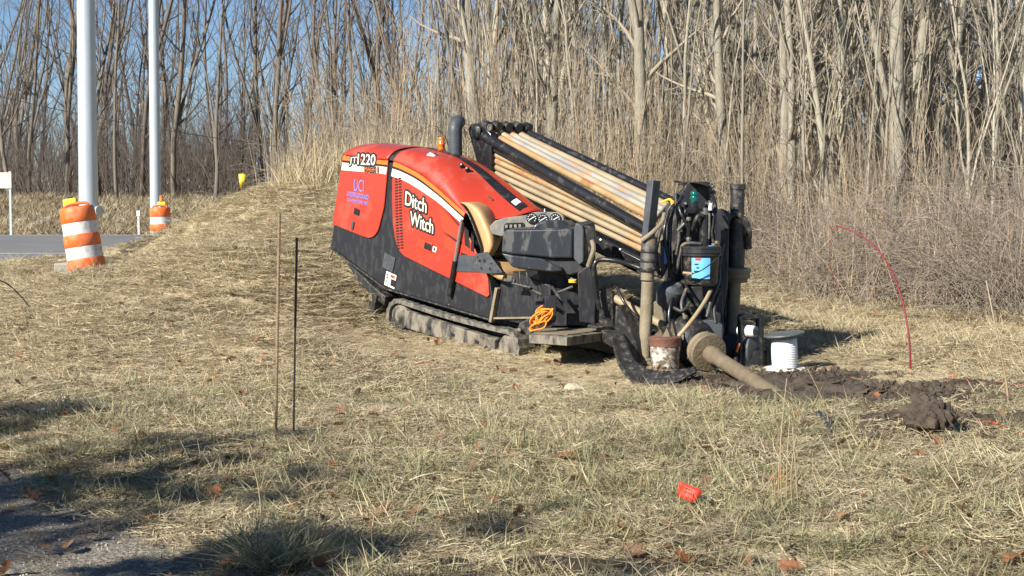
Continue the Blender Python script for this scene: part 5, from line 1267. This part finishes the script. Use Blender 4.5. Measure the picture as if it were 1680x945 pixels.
# clods and stones: lumpy meshes
def lump(name, c, sx, sy, sz, mat, label, cat, seed, rough=.2, n=34, group=None):
    r = np.random.default_rng(seed); ws = [(r.normal(0, 1, 3) * k, r.uniform(0, 6.28), 1 / k ** .6) for k in (1.5, 2.5, 4, 6, 9, 13, 18, 24) for _ in range(2)]
    rows = []
    for i in range(n + 1):
        th = math.pi * (i + .02) / (n + .04); row = []
        for j in range(2 * n):
            ph = 2 * math.pi * j / (2 * n); d = A([math.sin(th) * math.cos(ph), math.sin(th) * math.sin(ph), math.cos(th)])
            f = 1 + rough * sum(a * math.sin(k @ d + p) for k, p, a in ws); row.append(A(c) + d * A([sx, sy, sz]) * f)
        rows.append(row)
    m = MB(); m.grid(rows, True); return m.build(name, M[mat], label=label, cat=cat, group=group, smooth=60, origin=A(c) - A([0, 0, sz * .5]))
c = on_ground(1535, 722); lump('soil_clod', c + A([0, .15, .10]), .15, .14, .14, 'soil', 'dark upright clod of wet soil at the right', 'soil clod', 1, .27)
c = on_ground(1465, 722); lump('soil_clod', c + A([0, .1, .0]), .22, .14, .06, 'soil', 'flat spill of dark soil left of the upright clod', 'soil clod', 2, .3)
c = on_ground(1400, 655); lump('soil_heap', c + A([0, .1, -.02]), .5, .35, .11, 'soil', 'low heap of dark dug soil where the drill pipe enters the ground', 'soil heap', 3, .3)
c = on_ground(1310, 640); lump('soil_heap', c + A([0, .1, -.03]), .4, .3, .10, 'soil', 'small dark soil heap beside the drill pipe', 'soil heap', 4, .3)
c = on_ground(941, 645); lump('stone', c + A([0, .05, .03]), .085, .07, .055, 'stone', 'pale tan stone lying in the grass below the operator deck', 'stone', 5, .07)
c = on_ground(410, 722); lump('stone', c + A([0, .05, .0]), .10, .06, .035, 'stone_grey', 'grey flat stone in the grass left of the upright rods', 'stone', 6, .1)
c = on_ground(540, 720); lump('stone', c + A([0, .03, .01]), .03, .03, .02, 'snow', 'small white stone in the grass right of the upright rods', 'stone', 7, .1)
c = on_ground(70, 678); lump('stone', c + A([0, .03, .01]), .05, .05, .02, 'snow', 'flat whitish stone in the grass at the far left', 'stone', 8, .1)
c = on_ground(294, 665); lump('stone', c + A([0, .03, .01]), .03, .03, .025, 'snow', 'tiny white stone in the grass between rods and left edge', 'stone', 9, .1)
# red cane arching out of the brambles, cords on the ground
g0 = on_ground(1494, 612); Yb = g0[1]
pts = smooth_path([g0 - A([0, 0, .05]), P(1492, 560, Yb), P(1482, 500, Yb + .1), P(1465, 450, Yb + .2), P(1440, 410, Yb + .3), P(1410, 385, Yb + .4), P(1378, 372, Yb + .5), P(1372, 372, Yb + .5)], 5)
m = MB(); m.tube(pts, np.interp(np.linspace(0, 1, len(pts)), [0, 1], [.011, .007]), 7); rc = m.build('red_cane', M['red_wire'], label='arching dark red bramble cane in front of the brambles', cat='cane', smooth=180)
pts = smooth_path([P(1372, 372, Yb + .5), P(1362, 400, Yb + .6), P(1363, 440, Yb + .6), P(1378, 480, Yb + .6)], 5); m = MB(); m.tube(pts, .003, 5); m.build('side_shoot', M['red_wire'], rc, smooth=180)
def ground_line(pp, r, mat, label, cat, name, lift=.03):
    pts = [on_ground(*p) + A([0, 0, lift + .015 * math.sin(i * 2.3)]) for i, p in enumerate(pp)]; m = MB(); m.tube(smooth_path(pts, 5), r, 6); m.build(name, M[mat], label=label, cat=cat, smooth=180)
ground_line([(1552, 628), (1580, 632), (1610, 630), (1645, 636), (1690, 640)], .013, 'red_wire', 'dark red cane lying on the ground at the right edge', 'cane', 'red_cane')
ground_line([(600, 612), (630, 606), (660, 605), (690, 602), (715, 604)], .006, 'flag_red', 'thin red twine lying in the grass in front of the track', 'twine', 'loose_twine')
ground_line([(1600, 700), (1630, 702), (1660, 712), (1690, 716)], .006, 'flag_red', 'thin red twine on the soil at the right edge', 'twine', 'loose_twine')
ground_line([(1420, 608), (1440, 603), (1462, 604), (1480, 612)], .012, 'bramble', 'bent dark twig lying on the soil right of the spool', 'twig', 'fallen_twig') if 0 else None
# thin sticks: green-brown cane at right, dark twigs at left
g0 = on_ground(1655, 660); pts = smooth_path([g0, P(1648, 610, g0[1]), P(1632, 530, g0[1]), P(1618, 460, g0[1] + .1)], 5); m = MB(); m.tube(pts, np.linspace(.010, .005, len(pts)), 6); m.build('bare_cane', M['rod_tan'], label='upright olive tan cane near the right edge', cat='cane', smooth=180)
g0 = on_ground(55, 512); pts = smooth_path([g0, P(35, 487, g0[1]), P(15, 468, g0[1]), P(0, 460, g0[1] - .1), P(-40, 440, g0[1] - .2)], 5); m = MB(); m.tube(pts, .007, 6); m.build('fallen_branch', M['bramble'], label='bare dark branch leaning into view at the left edge', cat='branch', smooth=180)
# broken reeds and tall stalks
STK = []
r = random.Random(9)
def stalk(px, py, px2, py2, w=.004, dy=0):
    g = on_ground(px, py); e = P(px2, py2, g[1] + dy); m = MB(); mid = (g + e) / 2 + A([r.uniform(-.02, .02), 0, 0])
    m.tube(smooth_path([g - A([0, 0, .02]), mid, e], 4), np.linspace(w, w * .5, 9), 5); return m
for px, py, px2, py2, lb in [(1276, 838, 1282, 700, 'a'), (1290, 835, 1296, 680, 'a'), (1300, 838, 1305, 720, 'a'), (1268, 840, 1266, 760, 'a'), (1283, 838, 1291, 620, 'a'), (1310, 836, 1300, 700, 'a')]:
    stalk(px, py, px2, py2, .0045).build('dry_stalk', M['rod_tan'], label='tall thin straw stalk in the clump below the drill pipe', cat='stalk', group='straw stalks below the drill pipe', smooth=180)
for pp, lb in [((430, 868, 408, 735), 'leaning pale straw stalk in the lower left foreground'), ((355, 740, 356, 700), 'short upright pale stalk left of the upright rods'),
               ((1352, 635, 1270, 700), 'bent straw stalk crossing in front of the drill pipe end'), ((1360, 680, 1325, 605), 'bent straw stalk right of the drill pipe'),
               ((1150, 612, 1185, 600), 'short straw stalk before the flange')]:
    stalk(*pp, .005).build('dry_stalk', M['rod_tan'], label=lb, cat='stalk', smooth=180)
# fresh green tussock in the lower foreground
g0 = on_ground(455, 935); r2 = random.Random(21)
tus = blade_tuft(801, 240, .18, .42, .16, (.75, .3), M['straw_green'], .0028, .8); tus2 = blade_tuft(802, 120, .2, .4, .15, (.8, .1), M['straw'], .0028, .8)
t = thing('grass_tussock', g0, 'shaggy greenish grass tussock at the bottom left foreground', 'grass tussock')
for o_ in (tus, tus2):
    o_.name = 'blades'; col.objects.link(o_); o_.parent = t; o_['kind'] = 'stuff'
# fallen leaves
def leaf_mesh(seed, mat):
    r = random.Random(seed); pts = []
    n_ = 9
    for i in range(n_ + 1):
        f = i / n_; w_ = (.22 + .30 * math.sin(math.pi * min(1, f * .95 + .05))) * (1 if i % 2 else .52); pts.append((f, w_))
    V = [(-.5, 0, 0)]; F = []
    for i, (f, w_) in enumerate(pts):
        x = f - .45; c = .22 * math.sin(f * 3 + seed); V += [(x, w_ * .8, c * .4 + .35 * w_ * r.uniform(.4, 1.2)), (x, 0, c * .4), (x, -w_ * .8, c * .4 + .35 * w_ * r.uniform(.2, 1.1))]
    for i in range(n_): o = 1 + i * 3; F += [(o, o + 3, o + 4, o + 1), (o + 1, o + 4, o + 5, o + 2)]
    V = [(x * .13, y * .13, z * .13) for x, y, z in V]; F.append((0, 1, 2)); F.append((0, 2, 3))
    me = bpy.data.meshes.new('leaf'); me.from_pydata(V, [], F); me.materials.append(mat); return me
lv = [leaf_mesh(i, M['leaf_brown' if i % 4 else 'leaf_orange']) for i in range(8)]
r = random.Random(33)
spots = [(490, 935, 1.5, 4), (1180, 745, 1, 1), (620, 800, 1, 2), (600, 870, 1, 4), (780, 885, 1, 1), (890, 645, 1.3, 1), (805, 632, 1.2, 1), (690, 735, 1, 2), (880, 770, 1, 1), (930, 760, 1.2, 4), (985, 765, 1.1, 1), (1050, 810, 1.1, 4), (1160, 745, 1, 1),
         (1040, 915, 1.3, 1), (1090, 935, 1.2, 2), (1125, 930, 1.1, 4), (1420, 830, 1, 4), (1480, 895, 1.2, 1), (1395, 890, 1, 4), (1330, 770, 1, 1), (560, 680, 1, 2), (550, 775, 1, 4), (470, 850, 1.1, 4), (395, 845, 1, 4), (350, 825, 1.2, 4), (310, 835, 1, 4), (1670, 930, 1.5, 4), (1020, 880, 1, 4), (1395, 625, 1, 4), (1310, 690, 1, 4), (1465, 650, 1.2, 1), (720, 860, 1, 1), (610, 880, 1.2, 2), (850, 855, 1, 1), (1225, 870, 1, 1), (1580, 850, 1.1, 1), (120, 580, 1, 1), (190, 650, 1, 2), (545, 600, 1, 1), (500, 605, 1, 4)]
for px, py, s, k in spots:
    c = on_ground(px, py); o = bpy.data.objects.new('fallen_leaf', lv[(k + (px % 3)) % 8 if k != 4 else (4 if px % 2 else 0)]); col.objects.link(o)
    s *= .8; o.location = tuple(c + A([0, 0, .035])); o.rotation_euler = (r.gauss(0, .5), r.gauss(0, .5), r.uniform(0, 6.28)); o.scale = (s, s, s)
    tag(o, 'curled brown dead leaf on the grass, ' + ('far side near the machine' if py < 700 else ('nearer left foreground' if px < 560 else 'nearer middle foreground' if px < 1120 else 'nearer right foreground')), 'leaf', 'dead leaves on the grass')
n = 1100; lx, ly = sample_grass(n, 5.0, 24, 1.2); protos = [proto_obj('leaf', me_) for me_ in lv]
scatter('leaf_litter', np.column_stack([lx, ly, ground(lx, ly) + .04]), np.column_stack([rng.normal(0, .5, n), rng.normal(0, .5, n), rng.uniform(0, 6.28, n)]), rng.uniform(.35, .8, n), rng.integers(0, 8, n), protos,
        'small dead leaves littered through the grass', 'leaves')
# gravel stones in the lower left
gm = []
for i in range(4):
    b_ = MB(); rr_ = random.Random(i); V = []
    for d_ in [(1, 0, 0), (-1, 0, 0), (0, 1, 0), (0, -1, 0), (0, 0, .8), (0, 0, -.8)]: V.append(A(d_) * rr_.uniform(.7, 1.2))
    b_.add(V, [(0, 2, 4), (2, 1, 4), (1, 3, 4), (3, 0, 4), (2, 0, 5), (1, 2, 5), (3, 1, 5), (0, 3, 5)]); gm.append(proto_obj('pebble', b_.mesh('pebble', mat=M['stone_grey' if i % 2 else 'stone'], smooth=0)))
n = 9000; lx, ly = rng.uniform(-6, -.4, n), rng.uniform(4.4, 9.5, n); k_ = rng.random(n) < gravel_mask(lx, ly); lx, ly = lx[k_], ly[k_]; n = len(lx)
scatter('gravel', np.column_stack([lx, ly, ground(lx, ly)]), rng.uniform(0, 6.28, (n, 3)), rng.uniform(.003, .011, n), rng.integers(0, 4, n), gm, 'grey gravel and grit in the lower left corner', 'gravel')
# loose crumbs of dug soil
cm = []
for i in range(4):
    b_ = MB(); rr_ = random.Random(40 + i); V = []
    for d_ in [(1, 0, 0), (-1, 0, 0), (0, 1, 0), (0, -1, 0), (0, 0, .8), (0, 0, -.8)]: V.append(A(d_) * rr_.uniform(.6, 1.25))
    b_.add(V, [(0, 2, 4), (2, 1, 4), (1, 3, 4), (3, 0, 4), (2, 0, 5), (1, 2, 5), (3, 1, 5), (0, 3, 5)]); cm.append(proto_obj('crumb', b_.mesh('crumb', mat=M['soil'], smooth=0)))
lx, ly = rng.uniform(1.2, 5, 14000), rng.uniform(9.6, 14.9, 14000); mm_ = mud_mask(lx, ly); cc_ = on_ground(1535, 722); cc2 = on_ground(1465, 722)
mm_ = mm_ ** 1.5 + 1.2 * gauss(lx, ly, cc_[0], cc_[1] + .12, .28, .25) + 1.0 * gauss(lx, ly, cc2[0], cc2[1] + .1, .3, .18)
k_ = rng.random(len(lx)) < mm_ * .8; lx, ly = lx[k_], ly[k_]; n = len(lx)
scatter('soil_crumbs', np.column_stack([lx, ly, ground(lx, ly) + .02]), rng.uniform(0, 6.28, (n, 3)), .006 + .045 * rng.random(n) ** 3, rng.integers(0, 4, n), cm, 'loose dark crumbs of dug soil round the drill pipe', 'soil')
